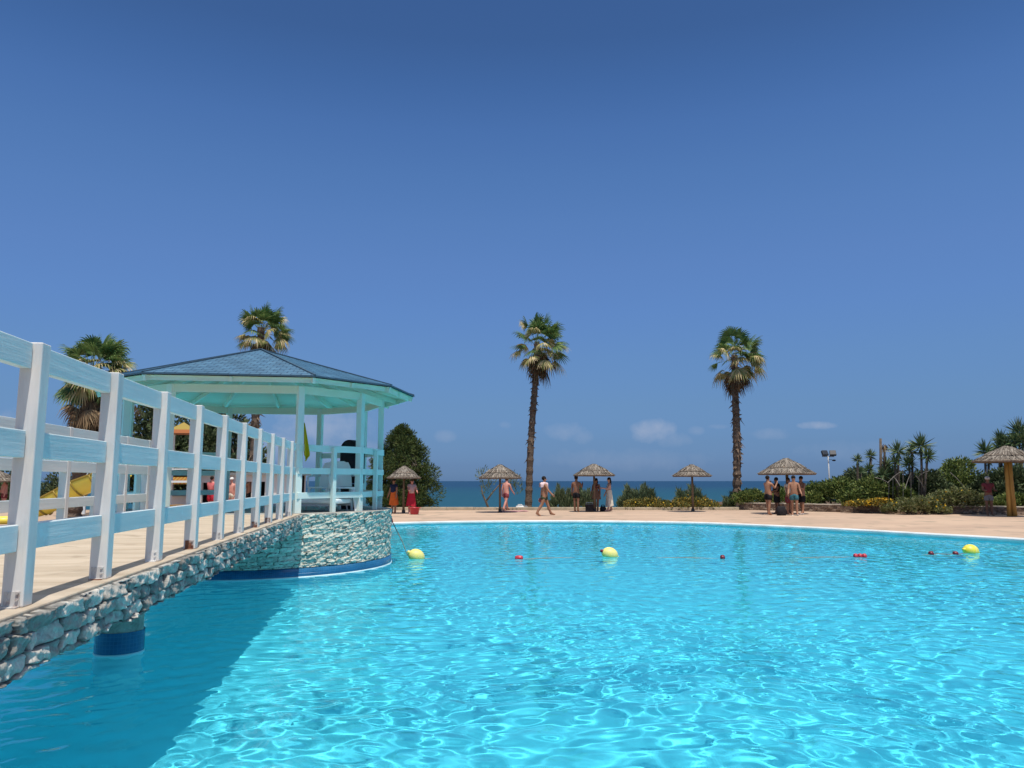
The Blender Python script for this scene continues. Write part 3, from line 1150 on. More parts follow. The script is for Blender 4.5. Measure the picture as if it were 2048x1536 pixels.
# things standing inside the gazebo
def gz_items():
    p = on_y(704, 960, 15.6)
    sp = empty('covered_loudspeaker', (p.x, p.y, ZD + .002), R(-20), 'tall black covered loudspeaker standing inside the gazebo', 'loudspeaker')
    b = MB()
    b.prism([(-.17, -.15), (.17, -.15), (.17, .15), (-.17, .15)], 0, .5)
    b.build('stand', M['black_fabric'], sp, bevel=.02)
    cab = MB()
    k = 12
    prof = [(-.19, .51), (.19, .51), (.19, 1.18)] + [(.19 * math.cos(t), 1.18 + .20 * math.sin(t)) for t in np.linspace(0.1, math.pi - .1, k)] + [(-.19, 1.18)]
    vs = [(x, -.17, z) for x, z in prof] + [(x, .17, z) for x, z in prof]
    m = len(prof)
    fs = [tuple(range(m)), tuple(range(2 * m - 1, m - 1, -1))] + [(i, m + i, m + (i + 1) % m, (i + 1) % m) for i in range(m)]
    cab.add(vs, [f[::-1] for f in fs])
    cab.build('cabinet', M['black_fabric'], sp, bevel=.015)
    h = MB().tube([(.10, 0, 1.36), (.12, 0, 1.43), (.16, 0, 1.43), (.17, 0, 1.33)], .015, 8)
    h.build('handle', M['black_fabric'], sp, True)
    # white plastic armchairs
    def chair(px, y, rz, label):
        q = on_y(px, 960, y)
        ch = empty('plastic_chair', (q.x, q.y, ZD + .002), rz, label, 'chair', 'white plastic chairs in the gazebo')
        MB().box((0, 0, .43), (.46, .44, .03)).build('seat', M['white_plastic'], ch, bevel=.012)
        bk = MB()
        vs, fs = [], []
        for j in range(7):
            t = j / 6
            for i in range(9):
                s = (i / 8 - .5)
                w = .44 * (1 - .12 * t * t) if t < .8 else .44 * .9 * (1 - (t - .8) * 1.1)
                for th in (0, .02):
                    vs.append((s * w, -.21 - .09 * t + .05 * (abs(s) * 2) ** 2 - th, .45 + .47 * t + (.02 if abs(s) < .3 else 0) * t))
        def id_(j, i, k): return (j * 9 + i) * 2 + k
        for j in range(6):
            for i in range(8):
                if 1 <= j <= 4 and i in (2, 5):
                    pass
                fs.append((id_(j, i, 0), id_(j, i + 1, 0), id_(j + 1, i + 1, 0), id_(j + 1, i, 0)))
                fs.append((id_(j, i, 1), id_(j + 1, i, 1), id_(j + 1, i + 1, 1), id_(j, i + 1, 1)))
        bk.add(vs, fs)
        bk.build('backrest', M['white_plastic'], ch, True)
        for sx in (-1, 1):
            MB().tube([(sx * .235, .2, .43), (sx * .25, .17, .64), (sx * .25, 0, .67), (sx * .235, -.22, .66)], [.02, .025, .03, .025], 8, squash=.6).build('armrest', M['white_plastic'], ch, True)
            for sy in (-1, 1):
                MB().tube([(sx * .20, sy * .19, .42), (sx * .24, sy * .23, 0)], [.028, .02], 8).build('leg', M['white_plastic'], ch)
    chair(648, 15.2, R(160), 'white plastic armchair standing behind the gazebo rail, paler side to the water')
    chair(683, 14.75, R(200), 'second white plastic armchair, beside the black loudspeaker')
    # pale sun bed cushion lying on the gazebo floor
    q = on_y(612, 1000, 14.6)
    cu = MB()
    cu.box((0, 0, .19), (.62, 1.6, .09))
    ob = empty('sun_bed', (q.x, q.y, ZD + .002), R(75), 'low sun bed with white mattress on the gazebo floor', 'sun bed')
    cu.build('mattress', M['white_plastic'], ob, bevel=.03)
    f = MB()
    for sx in (-1, 1):
        f.bar((sx * .27, -.78, .12), (sx * .27, .78, .12), .035, .04)
    f.build('frame', M['grey_metal'], ob)
    for sx in (-1, 1):
        for sy in (-1, 1):
            MB().tube([(sx * .27, sy * .7, .10), (sx * .27, sy * .72, 0)], .015, 8).build('leg', M['grey_metal'], ob)


gz_items()

#PART2
# ------------------------------------------------------------------ vegetation helpers
def unit(v):
    return v / np.maximum(np.linalg.norm(v, axis=-1, keepdims=True), 1e-9)


def rand_dirs(n, g):
    return unit(g.normal(size=(n, 3)))


def leaf_geo(c, d, ln, wd, g, mid=.45):
    """flat pointed leaves: base c, direction d, length ln, width wd"""
    n = len(c)
    ln = np.broadcast_to(ln, (n,))[:, None]
    wd = np.broadcast_to(wd, (n,))[:, None]
    s = unit(np.cross(d, rand_dirs(n, g)))
    V = np.stack([c, c + d * ln * mid + s * wd * .5, c + d * ln, c + d * ln * mid - s * wd * .5], 1).reshape(-1, 3)
    F = np.arange(4 * n).reshape(n, 4)
    return V, F


def join_geo(parts):
    V, F, b = [], [], 0
    for v, f in parts:
        V.append(v)
        F.append(f + b)
        b += len(v)
    return np.concatenate(V), np.concatenate(F)


# ------------------------------------------------------------------ fan palms
def fan_leaf(base, d, petiole, rad, g, droop=.25, nl=20, spread=205):
    """one fan leaf as quads/degenerate quads: petiole strip + pointed leaflets"""
    d = np.asarray(d, float) / np.linalg.norm(d)
    up = np.array([0, 0, 1.0])
    s = np.cross(d, up)
    if np.linalg.norm(s) < 1e-3:
        s = np.array([1.0, 0, 0])
    s /= np.linalg.norm(s)
    nrm = np.cross(s, d)
    roll = g.normal(0, .45)
    s, nrm = s * math.cos(roll) + nrm * math.sin(roll), nrm * math.cos(roll) - s * math.sin(roll)
    sag = np.array([0, 0, -1.0]) * petiole * petiole * .16 * (1 - abs(d[2]))
    hub = base + d * petiole + sag
    d2 = d + np.array([0, 0, -.25 * (1 - abs(d[2]))])
    d2 /= np.linalg.norm(d2)
    V = [base - s * .016, base + s * .016, hub + s * .012, hub - s * .012]
    F = [[0, 1, 2, 3]]
    half = math.radians(spread / 2)
    for k in range(nl):
        ph = -half + 2 * half * (k + .5) / nl
        r = rad * (1 - .18 * (abs(ph) / half) ** 2) * g.uniform(.9, 1.08)
        fold = .30 * abs(math.sin(ph))
        dl = d2 * math.cos(ph) + s * math.sin(ph) - nrm * fold
        dl /= np.linalg.norm(dl)
        tdir = np.cross(dl, nrm)
        tdir /= np.linalg.norm(tdir)
        w = half * 2 / nl * r * .45 * .66
        p1 = hub + dl * r * .45 + np.array([0, 0, -droop * .08 * r])
        p2 = hub + dl * r * .76 + np.array([0, 0, -droop * .38 * r])
        tip = hub + dl * r * .98 + np.array([0, 0, -droop * g.uniform(.75, 1.5) * r])
        b = len(V)
        V += [hub, p1 - tdir * w, p1 + tdir * w, p2 - tdir * w * .62, p2 + tdir * w * .62, tip]
        F += [[b, b + 1, b + 2, b + 2], [b + 1, b + 3, b + 4, b + 2], [b + 3, b + 5, b + 5, b + 4]]
    return np.array(V), F


def tri_quads_to_mesh(name, V, F, m, parent):
    fs = []
    for f in F:
        u = []
        for i in f:
            if i not in u:
                u.append(i)
        fs.append(tuple(u))
    me = bpy.data.meshes.new(name)
    me.from_pydata([tuple(v) for v in V], [], fs)
    me.update()
    return link_mesh(name, me, m, parent)


def palm(base, top, r0, r1, label, seed, green=26, old=15, dead=22, scale=1.0, boots=90, boot_to=0.0, skirt=1.0, wind=(0.26, 0), green_lo=-8):
    """base and top (heart of the crown) in the world; trunk curves a little between them"""
    g = np.random.default_rng(seed)
    root = empty('fan_palm', base, 0, label, 'palm', 'tall fan palms')
    b, t = Vector((0, 0, 0)), Vector(top) - Vector(base)
    pts, rad = [], []
    ns = 46
    for i in range(ns + 1):
        f = i / ns
        p = b.lerp(t, f)
        p.x += .10 * math.sin(f * 5 + seed) * f * (1 - f) * 2
        p.z = t.z * f
        rr = r0 + (r1 - r0) * f + (.10 * r0 if f < .03 else 0)
        pts.append(p)
        rad.append(rr * (1 + .10 * math.sin(i * 2.4) + g.uniform(-.06, .06)))
    bo = MB().tube(pts, rad, 14)
    # old leaf bases left on the upper trunk
    for k in range(boots):
        f = boot_to + (1 - boot_to) * (g.random() ** .8)
        p = pts[min(ns, int(f * ns))]
        a = g.uniform(0, 6.28)
        rr = r0 + (r1 - r0) * f
        o = Vector((math.cos(a), math.sin(a), 0))
        ln = g.uniform(.12, .38) * (1.7 if g.random() < .12 else 1)
        tip = p + o * (rr + ln * g.uniform(.2, .65)) + Vector((0, 0, g.uniform(-.9, .5) * ln))
        s = Vector((-o.y, o.x, 0)) * g.uniform(.04, .08)
        q = p + o * rr * .92
        bo.add([q - s, q + s, tip + s * .25, tip - s * .25, q + Vector((0, 0, .10)), ], [(0, 1, 2, 3), (0, 3, 4), (1, 4, 2), (4, 3, 2)], 1)
    bo.build('trunk', [M['palm_trunk'], M['palm_boot']], root, False)
    heart = np.array(t)
    w = np.array([wind[0], wind[1], 0])

    def leaves(n, e0, e1, pet, rd, droop, m, name, drop=0.0):
        parts = []
        az = g.uniform(0, 6.28)
        for k in range(n):
            az += 2.39996 + g.normal(0, .15)
            el = math.radians(e0 + (e1 - e0) * (k + g.random()) / n + g.normal(0, 7))
            d = np.array([math.cos(az) * math.cos(el), math.sin(az) * math.cos(el), math.sin(el)]) + w * (1 + .5 * g.random())
            pl = pet * g.uniform(.62, 1.22) * scale
            b_ = heart + np.array([math.cos(az) * r1 * .6, math.sin(az) * r1 * .6, -.25 * (1 - math.sin(el)) - drop * g.random()])
            V, F = fan_leaf(b_, d, pl, rd * g.uniform(.85, 1.12) * scale, g, droop * g.uniform(.7, 1.3))
            parts.append((V, F))
        V = np.concatenate([p[0] for p in parts])
        F, o = [], 0
        for v, f in parts:
            F += [[i + o for i in q_] for q_ in f]
            o += len(v)
        return tri_quads_to_mesh(name, V, F, m, root)
    leaves(green, 86, green_lo, .98, .84, .20, M['palm_leaf'], 'crown')
    leaves(old, 42, -46, .98, .78, .42, M['palm_old'], 'withered_fronds')
    if dead:
        leaves(dead, -48, -84, .55 * skirt, .74, .5, M['palm_dead'], 'dead_fronds', .55 * skirt)
    return root


def palm_at(pxb, pyb, yb, pxt, pyt, **k):
    b = on_y(pxb, pyb, yb)
    b.z = DECK - .1 if yb < 41.5 else -.1
    t = on_y(pxt, pyt, yb)
    return palm(b, t, **k)


palm_at(1056, 1015, 42.6, 1074, 684, r0=.20, r1=.145, label='tall fan palm with curving trunk between the nearest two thatched umbrellas and the sea', seed=3, green=27, old=15, dead=17, boots=130, boot_to=.30, scale=1.0)
palm_at(1474, 1012, 42.6, 1469, 710, r0=.235, r1=.17, label='straight fan palm with ragged bark rising from the end of the stone planter', seed=12, green=24, old=16, dead=17, boots=170, boot_to=.05, scale=.97)
palm_at(504, 1000, 43.0, 522, 655, r0=.26, r1=.19, label='fan palm whose crown rises directly above the gazebo roof', seed=21, green=25, old=17, dead=12, boots=110, boot_to=.1, scale=.95)
palm_at(150, 1000, 33.0, 190, 732, r0=.28, r1=.24, label='shaggy fan palm behind the yellow slide with a long skirt of dead fronds', seed=34, green=52, old=30, dead=80, boots=60, boot_to=.3, scale=.95, skirt=2.6, green_lo=-50)


# ------------------------------------------------------------------ broadleaf and conifer trees
def clump_crown(name, blobs, nper, size, m, parent, g, out=.75, aspect=.4, up=.15):
    """leaves spread in the outer part of many clumps: blobs = [(centre, radii)]"""
    parts = []
    for (c, r) in blobs:
        n = max(12, int(nper * (r[0] * r[1] * r[2]) ** (2 / 3)))
        dirs = rand_dirs(n, g)
        rr = g.uniform(.35, 1.0, n)[:, None] ** .6
        pos = np.array(c) + dirs * np.array(r) * rr
        d = unit(dirs * out + rand_dirs(n, g) * (1 - out) + np.array([0, 0, up]))
        ln = size * g.uniform(.6, 1.4, n)
        parts.append(leaf_geo(pos, d, ln, ln * aspect, g))
    V, F = join_geo(parts)
    return arr_mesh(name, V, F, m, parent)


def limbs(root, h, r, ends, m, g):
    """tapered trunk with limbs reaching towards ends (local points)"""
    mb = MB()
    pts = [Vector((.04 * math.sin(i), .04 * math.cos(1.7 * i), h * i / 6)) for i in range(7)]
    mb.tube(pts, [r * (1.25 if i == 0 else 1 - .09 * i) for i in range(7)], 9)
    for e in ends:
        s = pts[2 + int(g.integers(0, 5))]
        e = Vector(e)
        m1 = s.lerp(e, .5) + Vector((g.normal(0, .1), g.normal(0, .1), .12))
        mb.tube([s, m1, e], [r * .45, r * .28, r * .08], 6)
    return mb.build('trunk', m, root, True)


def dome_tree(px, py, y, h, w, label, seed, m, nper, size, blobn=60, name='leafy_tree', cat='tree', point=.5, zlow=.25, group=None, ybase=None, aspect=.4, blob=.30):
    g = np.random.default_rng(seed)
    b = on_y(px, py, y)
    b.z = ybase if ybase is not None else (DECK if y < 41.6 else -.15)
    root = empty(name, b, 0, label, cat, group)
    blobs, ends = [], []
    for i in range(blobn):
        f = zlow + (1 - zlow) * (i + g.random()) / blobn
        prof = (1 - max(0, (f - zlow) / (1 - zlow)) ** (1.6 + (1 - point))) ** .75 * min(1, .72 + (f - zlow) / .35)
        a = g.uniform(0, 6.283)
        rr = w / 2 * prof * g.uniform(.40, 1.02)
        s = w * blob * .5 * g.uniform(.45, 1.3) * (.55 + .45 * prof)
        blobs.append(((math.cos(a) * rr, math.sin(a) * rr, h * f - s * .5), (s, s, s * .85)))
        if i % 5 == 0:
            ends.append(blobs[-1][0])
    limbs(root, h * .8, w * .03 + .05, ends, M['bark'], g)
    clump_crown('crown', blobs, nper, size, m, root, g, aspect=aspect)
    return root


dome_tree(802, 1000, 43.5, 4.9, 4.3, 'bushy dark green conifer beside the gazebo, behind the leftmost thatched umbrella', 5, M['leaf_conifer'], 1700, .13, 190, 'conifer_tree', point=.9, zlow=.10, aspect=.32, blob=.27)
dome_tree(300, 1000, 44, 6.4, 5.4, 'dark loose-leaved tree behind the bridge, between the shaggy palm and the gazebo', 6, M['leaf_dark'], 380, .24, 80, 'leafy_tree', point=.3, zlow=.22, aspect=.55, blob=.30)
dome_tree(440, 1000, 46, 6.3, 6.4, 'dark loose-leaved tree seen under the gazebo roof', 8, M['leaf_dark'], 380, .24, 90, 'leafy_tree', point=.3, zlow=.25, aspect=.55, blob=.28)
dome_tree(30, 1000, 46, 2.6, 5.5, 'low dark tree at the far end of the beach, behind the yellow slide', 9, M['leaf_dark'], 120, .24, 40, 'leafy_tree', point=.3, zlow=.08, aspect=.5)


# ------------------------------------------------------------------ shrubs
def shrub(pxl, pxr, pyt, pyb, y, label, seed, m, n, ln, wd, mode='tuft', z0=None, name='shrub', group='shrubs along the sea side of the deck', depth=None, cat='shrub', flowers=0, trunk=None):
    """a shrub filling the given width and height at distance y. tuft: upright feathery sprays; mound: leafy cushion"""
    g = np.random.default_rng(seed)
    L_, R_ = on_y(pxl, pyb, y), on_y(pxr, pyt, y)
    cx, w, zt = (L_.x + R_.x) / 2, R_.x - L_.x, R_.z
    zb = L_.z if z0 is None else z0
    h = zt - zb
    dep = depth or min(w, 1.6)
    root = empty(name, (cx, y, zb), 0, label, cat, group)
    parts = []
    if mode == 'tuft':
        u, v = g.uniform(-1, 1, n), g.uniform(-1, 1, n)
        k = u * u + v * v < 1
        u, v = u[k], v[k]
        n = len(u)
        prof = np.sqrt(np.maximum(0, 1 - .85 * u * u)) * (.72 + .28 * np.sin(u * 7 + seed) * .5 + .14 * np.sin(u * 17 + 2 * seed))
        hh = h * np.clip(prof, .3, 1.05) * g.uniform(.15, 1.12, n) ** .7
        c = np.stack([u * w / 2 * .92, v * dep / 2, hh * .78], 1)
        d = unit(np.stack([u * .35 + g.normal(0, .28, n), v * .3 + g.normal(0, .28, n), 1 + 0 * u], 1))
        l_ = ln * g.uniform(.6, 1.4, n)
        parts.append(leaf_geo(c, d, l_, wd * g.uniform(.7, 1.4, n), g, .4))
        st = MB()
        for i in range(9):
            a = g.uniform(-.7, .7)
            st.tube([(a * w * .25, g.normal(0, .1), -.05), (a * w * .4, g.normal(0, .2), h * .35), (a * w * .5, g.normal(0, .25), h * .7)], [.035, .025, .01], 5)
        st.build('stems', M['bark'], root)
    else:
        nb = max(8, int(w / .28))
        for i in range(nb):
            u = -1 + 2 * (i + g.random()) / nb
            for jj in range(3):
                v = g.uniform(-1, 1)
                top = h * (math.sqrt(max(.06, 1 - .9 * u * u)) * .82 + .18 * g.random()) * (.7 + .3 * (1 - v * v))
                s = g.uniform(.16, .30) * min(1.4, max(.6, h))
                nn = int(n / nb / 3)
                dirs = rand_dirs(nn, g)
                dirs[:, 2] = np.abs(dirs[:, 2]) * 1.0 - .15
                zz = g.uniform(0, 1, nn)
                pos = np.stack([u * w / 2 * .93 + dirs[:, 0] * s * 1.3, v * dep / 2 * .9 + dirs[:, 1] * s, np.maximum(.01, (top - s * .6) * (zz ** .45)) + dirs[:, 2] * s * .7], 1)
                pos[:, 2] = np.maximum(pos[:, 2], -.05)
                l_ = ln * g.uniform(.6, 1.4, nn)
                parts.append(leaf_geo(pos, unit(dirs + rand_dirs(nn, g) * .6 + np.array([0, 0, .35])), l_, wd * g.uniform(.7, 1.3, nn), g))
        st = MB()
        for i in range(5):
            a = -.8 + .4 * i
            st.tube([(a * w * .2, 0, -.05), (a * w * .35, g.normal(0, .1), h * .3), (a * w * .45, g.normal(0, .15), h * .6)], [.03, .02, .01], 5)
        st.build('stems', M['bark'], root)
    V, F = join_geo(parts)
    arr_mesh('foliage', V, F, m, root)
    if flowers:
        c = np.stack([g.uniform(-.48, .48, flowers) * w, g.uniform(-.5, .3, flowers) * dep, g.uniform(.35, 1.0, flowers) * h], 1)
        u = c[:, 0] / (w / 2)
        c[:, 2] *= np.sqrt(np.maximum(.1, 1 - .8 * u * u))
        V, F = leaf_geo(c, rand_dirs(flowers, g), .09, .09, g, .5)
        arr_mesh('flowers', V, F, M['flower_yellow'], root)['kind'] = 'stuff'
    return root


SB = M['leaf_tamarisk']
# leaning tamarisk behind the second umbrella: bare crooked stem with two tufts
def tamarisk():
    g = np.random.default_rng(77)
    y = 42.3
    b = on_y(980, 1014, y)
    b.z = -.05
    root = empty('tamarisk', b, 0, 'small wind-bent tamarisk with crooked bare stem behind the umbrella pole', 'tree')
    q = lambda px, py: on_y(px, py, y) - b
    mb = MB()
    mb.tube([(0, 0, 0), q(972, 1003), q(966, 990), q(962, 972)], [.07, .06, .045, .02], 7)
    mb.tube([q(972, 1003), q(985, 985), q(1000, 968), q(1022, 962)], [.05, .04, .03, .015], 7)
    mb.build('trunk', M['bark'], root, True)
    blobs = []
    for px, py, r in ((962, 952, .30), (970, 965, .34), (975, 980, .32), (985, 958, .30), (968, 942, .22), (1022, 955, .30), (1032, 965, .36), (1020, 972, .30), (1036, 978, .28), (1008, 958, .22)):
        blobs.append((tuple(q(px, py)), (r, r, r * 1.15)))
    clump_crown('crown', blobs, 900, .17, SB, root, g, out=.5, aspect=.18, up=.6)


tamarisk()
shrub(1095, 1153, 958, 1016, 42.4, 'feathery grey-green shrub just behind the man walking with a towel', 41, SB, 4200, .24, .04, z0=-.1)
shrub(1148, 1192, 962, 1016, 42.9, 'feathery shrub behind the man in black trunks', 42, SB, 2600, .24, .04, z0=-.1)
shrub(1232, 1324, 957, 1008, 43.2, 'widest feathery shrub, rounded, beyond the woman in the pale dress', 43, SB, 6800, .26, .04, z0=-.1)
shrub(1345, 1415, 960, 1012, 43.4, 'feathery shrub standing behind the lone umbrella', 44, SB, 4200, .26, .04, z0=-.1)
shrub(1445, 1486, 974, 1012, 43.0, 'small feathery shrub at the foot of the straight palm', 45, SB, 1800, .22, .04, z0=-.1)
shrub(1246, 1342, 992, 1020, 42.0, 'low mound of yellow-flowering ground cover under the widest feathery shrub', 46, M['leaf_cover'], 4200, .12, .06, 'mound', z0=.0, name='ground_cover', group='ground cover mounds', flowers=60)
shrub(1330, 1440, 990, 1020, 41.8, 'low mound of yellow-flowering ground cover behind the lone umbrella pole', 47, M['leaf_cover'], 4600, .12, .06, 'mound', z0=.0, name='ground_cover', group='ground cover mounds', flowers=70)

# ------------------------------------------------------------------ low sea wall and the planter wall
kb = empty('sea_wall', (0, 41.3, DECK), 0, 'very low pale stone kerb between the deck and the sea', 'low wall')
k_ = MB()
x = -11.0
while x < 11.4:
    L1 = random.uniform(1.1, 1.7)
    k_.box((x + L1 / 2, random.uniform(-.008, .008), .075 + random.uniform(-.004, .004)), (L1 - .012, .30, .15))
    x += L1
k_.build('kerb_stones', M['curbstone'], kb, bevel=.012)

PLW = [G(1472, 1019.5), G(1560, 1021.5), G(1760, 1026.5), G(1945, 1028.5), G(2120, 1031.5), G(2300, 1037)]
pw = empty('planter_wall', PLW[0], 0, 'long rough stone planter wall with pale coping in front of the shrubs', 'low wall')
o = PLW[0]
wl, cp_ = [], MB()
for a, b in zip(PLW[:-1], PLW[1:]):
    a, b = a - o, b - o
    dd = (b - a)
    ln = dd.length
    U, V, H, num, jo = stones(ln, .34, .24, .11, .035, int(ln * 100), .035, 3.2)
    dn = dd.normalized()
    nn = Vector((dn.y, -dn.x, 0))
    P3 = np.array(a)[None, None] + U[..., None] * np.array(dn) + np.stack([0 * V, 0 * V, V], -1) + (H + .0)[..., None] * np.array(nn)
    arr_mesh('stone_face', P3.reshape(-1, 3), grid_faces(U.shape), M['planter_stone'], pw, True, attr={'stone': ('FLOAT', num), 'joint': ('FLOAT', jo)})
    back = MB()
    m_ = (a + b) / 2 - nn * .17
    back.box((m_.x, m_.y, .168), (ln, .30, .336), Matrix.Rotation(math.atan2(dn.y, dn.x), 3, 'Z'))
    back.build('wall_core', M['planter'], pw)
    s = 0
    while s < ln:
        l2 = min(ln - s, random.uniform(.6, 1.0))
        c = a + dn * (s + l2 / 2) - nn * .14
        cp_.box((c.x, c.y, .365 + random.uniform(-.006, .006)), (l2 - .012, .37, .05), Matrix.Rotation(math.atan2(dn.y, dn.x) + random.uniform(-.01, .01), 3, 'Z'))
        s += l2
cp_.build('coping', M['planter_cap'], pw, bevel=.008)
# planter earth
me = bpy.data.meshes.new('planter_earth')
ext = [(p.x, p.y + .2) for p in PLW]
vs = [(x, y, DECK + .31) for x, y in ext] + [(ext[-1][0] + 25, ext[-1][1] + 2, .41), (ext[-1][0] + 25, 60, .41), (ext[0][0], 60, .0), (ext[0][0], 44, .2)]
me.from_pydata(vs, [], [tuple(range(len(vs)))])
tag(link_mesh('planter_earth', me, M['earth']), kind='structure')

LH, LC, LS = M['leaf_hedge'], M['leaf_cover'], M['leaf_succulent']
PG = 'shrubs in the stone planter'
shrub(1466, 1545, 975, 1014, 42.0, 'low clipped-looking green shrub at the near end of the planter beside the palm trunk', 51, LH, 5200, .13, .07, 'mound', z0=.3, group=PG)
shrub(1528, 1640, 968, 1010, 41.6, 'dark green shrub behind the people under the widest umbrella', 52, LH, 6200, .14, .08, 'mound', z0=.35, group=PG)
shrub(1605, 1745, 952, 1006, 40.4, 'tall round green hedge bush to the seaward side of the floodlight mast', 53, LH, 9000, .15, .08, 'mound', z0=.4, group=PG, depth=1.8)
shrub(1690, 1815, 950, 1010, 39.2, 'deep green hedge bush under the yucca thicket', 54, LH, 9000, .15, .08, 'mound', z0=.4, group=PG, depth=1.6)
shrub(1675, 1760, 930, 985, 42.5, 'tall dark spiky-topped bush behind the hedge', 55, M['leaf_dark'], 6000, .2, .05, 'mound', z0=.4, group=PG, depth=1.8)
shrub(1690, 1752, 1000, 1018, 37.5, 'yellow flowers spilling over the planter coping below the hedge', 56, LC, 2000, .11, .06, 'mound', z0=.42, name='flowering_plant', group='yellow flowers on the planter', flowers=330, depth=.7)
shrub(1728, 1790, 996, 1018, 36.9, 'brighter orange-yellow flowers on the planter next to the succulents', 57, LC, 1800, .11, .06, 'mound', z0=.42, name='flowering_plant', group='yellow flowers on the planter', flowers=420, depth=.7)
shrub(1782, 1880, 990, 1028, 36.0, 'pale green succulents trailing over the planter wall', 58, LS, 6500, .13, .06, 'mound', z0=.14, name='succulent_plant', group='succulents over the wall', depth=1.2, flowers=60)
shrub(1862, 1972, 973, 1022, 36.3, 'taller pale green succulent mound at the thick-poled umbrella', 59, LS, 7500, .14, .065, 'mound', z0=.3, name='succulent_plant', group='succulents over the wall', depth=1.4, flowers=50)
shrub(1800, 1900, 935, 1000, 39.5, 'shadowy dark bush beneath the tallest yuccas', 60, M['leaf_dark'], 6000, .17, .07, 'mound', z0=.4, group=PG, depth=1.5)
shrub(1745, 1850, 930, 1000, 39.9, 'dense dark bush wrapped round the stems of the middle yuccas', 64, M['leaf_dark'], 8000, .17, .07, 'mound', z0=.4, group=PG, depth=1.6)
shrub(1872, 1968, 908, 990, 40.5, 'round olive-grey bush between the yuccas and the thick-poled umbrella', 61, LH, 7000, .17, .08, 'mound', z0=.4, group=PG, depth=1.8)
shrub(1955, 2100, 925, 1020, 38.2, 'big dark hedge behind the thick-poled umbrella', 62, M['leaf_dark'], 12000, .18, .08, 'mound', z0=.35, group=PG, depth=2.0)
shrub(1975, 2100, 985, 1024, 36.6, 'low green hedge at the foot of the thick-poled umbrella', 63, LH, 5000, .14, .07, 'mound', z0=.35, group=PG, depth=.9)


# ------------------------------------------------------------------ yuccas
def yucca(heads, y, label, seed, base_px=None, blade=.66):
    """heads: pixels of the rosette centres (px, py, size factor)"""
    g = np.random.default_rng(seed)
    bx = base_px or heads[0][0]
    b = on_y(bx, 1000, y)
    b.z = .42
    root = empty('yucca', b, 0, label, 'yucca', 'yuccas in the planter')
    st = MB()
    parts = []
    for (px, py, s) in heads:
        h = on_y(px, py, y + g.uniform(-.3, .3)) - b
        m1 = Vector((h.x * .6, h.y * .5, h.z * .5))
        st.tube([(g.normal(0, .05), 0, -.05), m1, h], [.075, .06, .055], 7)
        n = 90
        el = np.radians(g.uniform(-35, 88, n))
        az = g.uniform(0, 6.28, n)
        d = np.stack([np.cos(az) * np.cos(el), np.sin(az) * np.cos(el), np.sin(el)], 1)
        parts.append(leaf_geo(np.array(h) + d * .03, d, blade * s * g.uniform(.75, 1.1, n), 0.07 * s, g, .3))
        # dry hanging blades under the head
        n = 22
        az = g.uniform(0, 6.28, n)
        d = unit(np.stack([np.cos(az) * .45, np.sin(az) * .45, -1 + 0 * az], 1))
        parts.append(leaf_geo(np.array(h) + np.array([0, 0, -.05]) + 0 * d, d, blade * s * .7, .05 * s, g, .3))
    st.build('stem', M['yucca_stem'], root, True)
    V, F = join_geo(parts)
    arr_mesh('blades', V, F, M['leaf_yucca'], root)


yucca([(1796, 903, .95), (1790, 925, .7)], 38.6, 'yucca with a single round spiky head, nearest the bare stump', 71)
yucca([(1842, 892, 1.15), (1855, 912, .8)], 38.2, 'tallest yucca with a drooping grey beard under its head', 72)
yucca([(1824, 903, .75), (1818, 928, .8)], 39.0, 'thin yucca squeezed between the two taller ones', 73)
yucca([(1741, 912, .6), (1738, 940, .7)], 39.8, 'small young yucca above the hedge bush', 74)
yucca([(1715, 920, .55), (1722, 945, .6)], 40.6, 'smallest yucca tuft, closest to the floodlight mast', 75)
yucca([(1772, 930, .8), (1766, 950, .8), (1780, 948, .8)], 38.9, 'low many-headed yucca at the foot of the bare stump', 76)
yucca([(1970, 903, 1.0), (1978, 918, .8)], 38.8, 'round yucca head beside the peak of the thick-poled umbrella', 77)
yucca([(2002, 880, .95), (1998, 896, .9), (2012, 890, .9)], 39.6, 'bushy yucca rising behind the peak of the thick-poled umbrella', 78)
yucca([(2038, 865, 1.25), (2028, 884, 1.1), (2046, 882, 1.1), (2062, 872, 1.1)], 39.2, 'largest yucca clump at the edge of the view above the umbrella', 79)


def stump():
    b = on_y(1762, 1000, 38.9)
    b.z = .42
    root = empty('dead_yucca', b, 0, 'bare dead yucca stump with broken top among the yuccas', 'yucca')
    t = on_y(1761, 877, 38.9) - b
    t2 = on_y(1770, 890, 38.9) - b
    mb = MB()
    mb.tube([(0, 0, -.05), (t.x * .5, 0, t.z * .5), t], [.09, .075, .06], 8)
    mb.tube([(t2.x * .6, 0, t2.z * .55), t2], [.06, .05], 7)
    mb.build('stem', M['yucca_stem'], root, True)
    g = np.random.default_rng(4)
    n = 26
    c = np.array(t2)[None] + g.normal(0, .05, (n, 3))
    d = unit(np.stack([g.normal(0, .4, n), g.normal(0, .4, n), -np.ones(n)], 1))
    V, F = leaf_geo(c, d, .45, .05, g, .3)
    arr_mesh('dry_blades', V, F, M['palm_dead'], root)


stump()


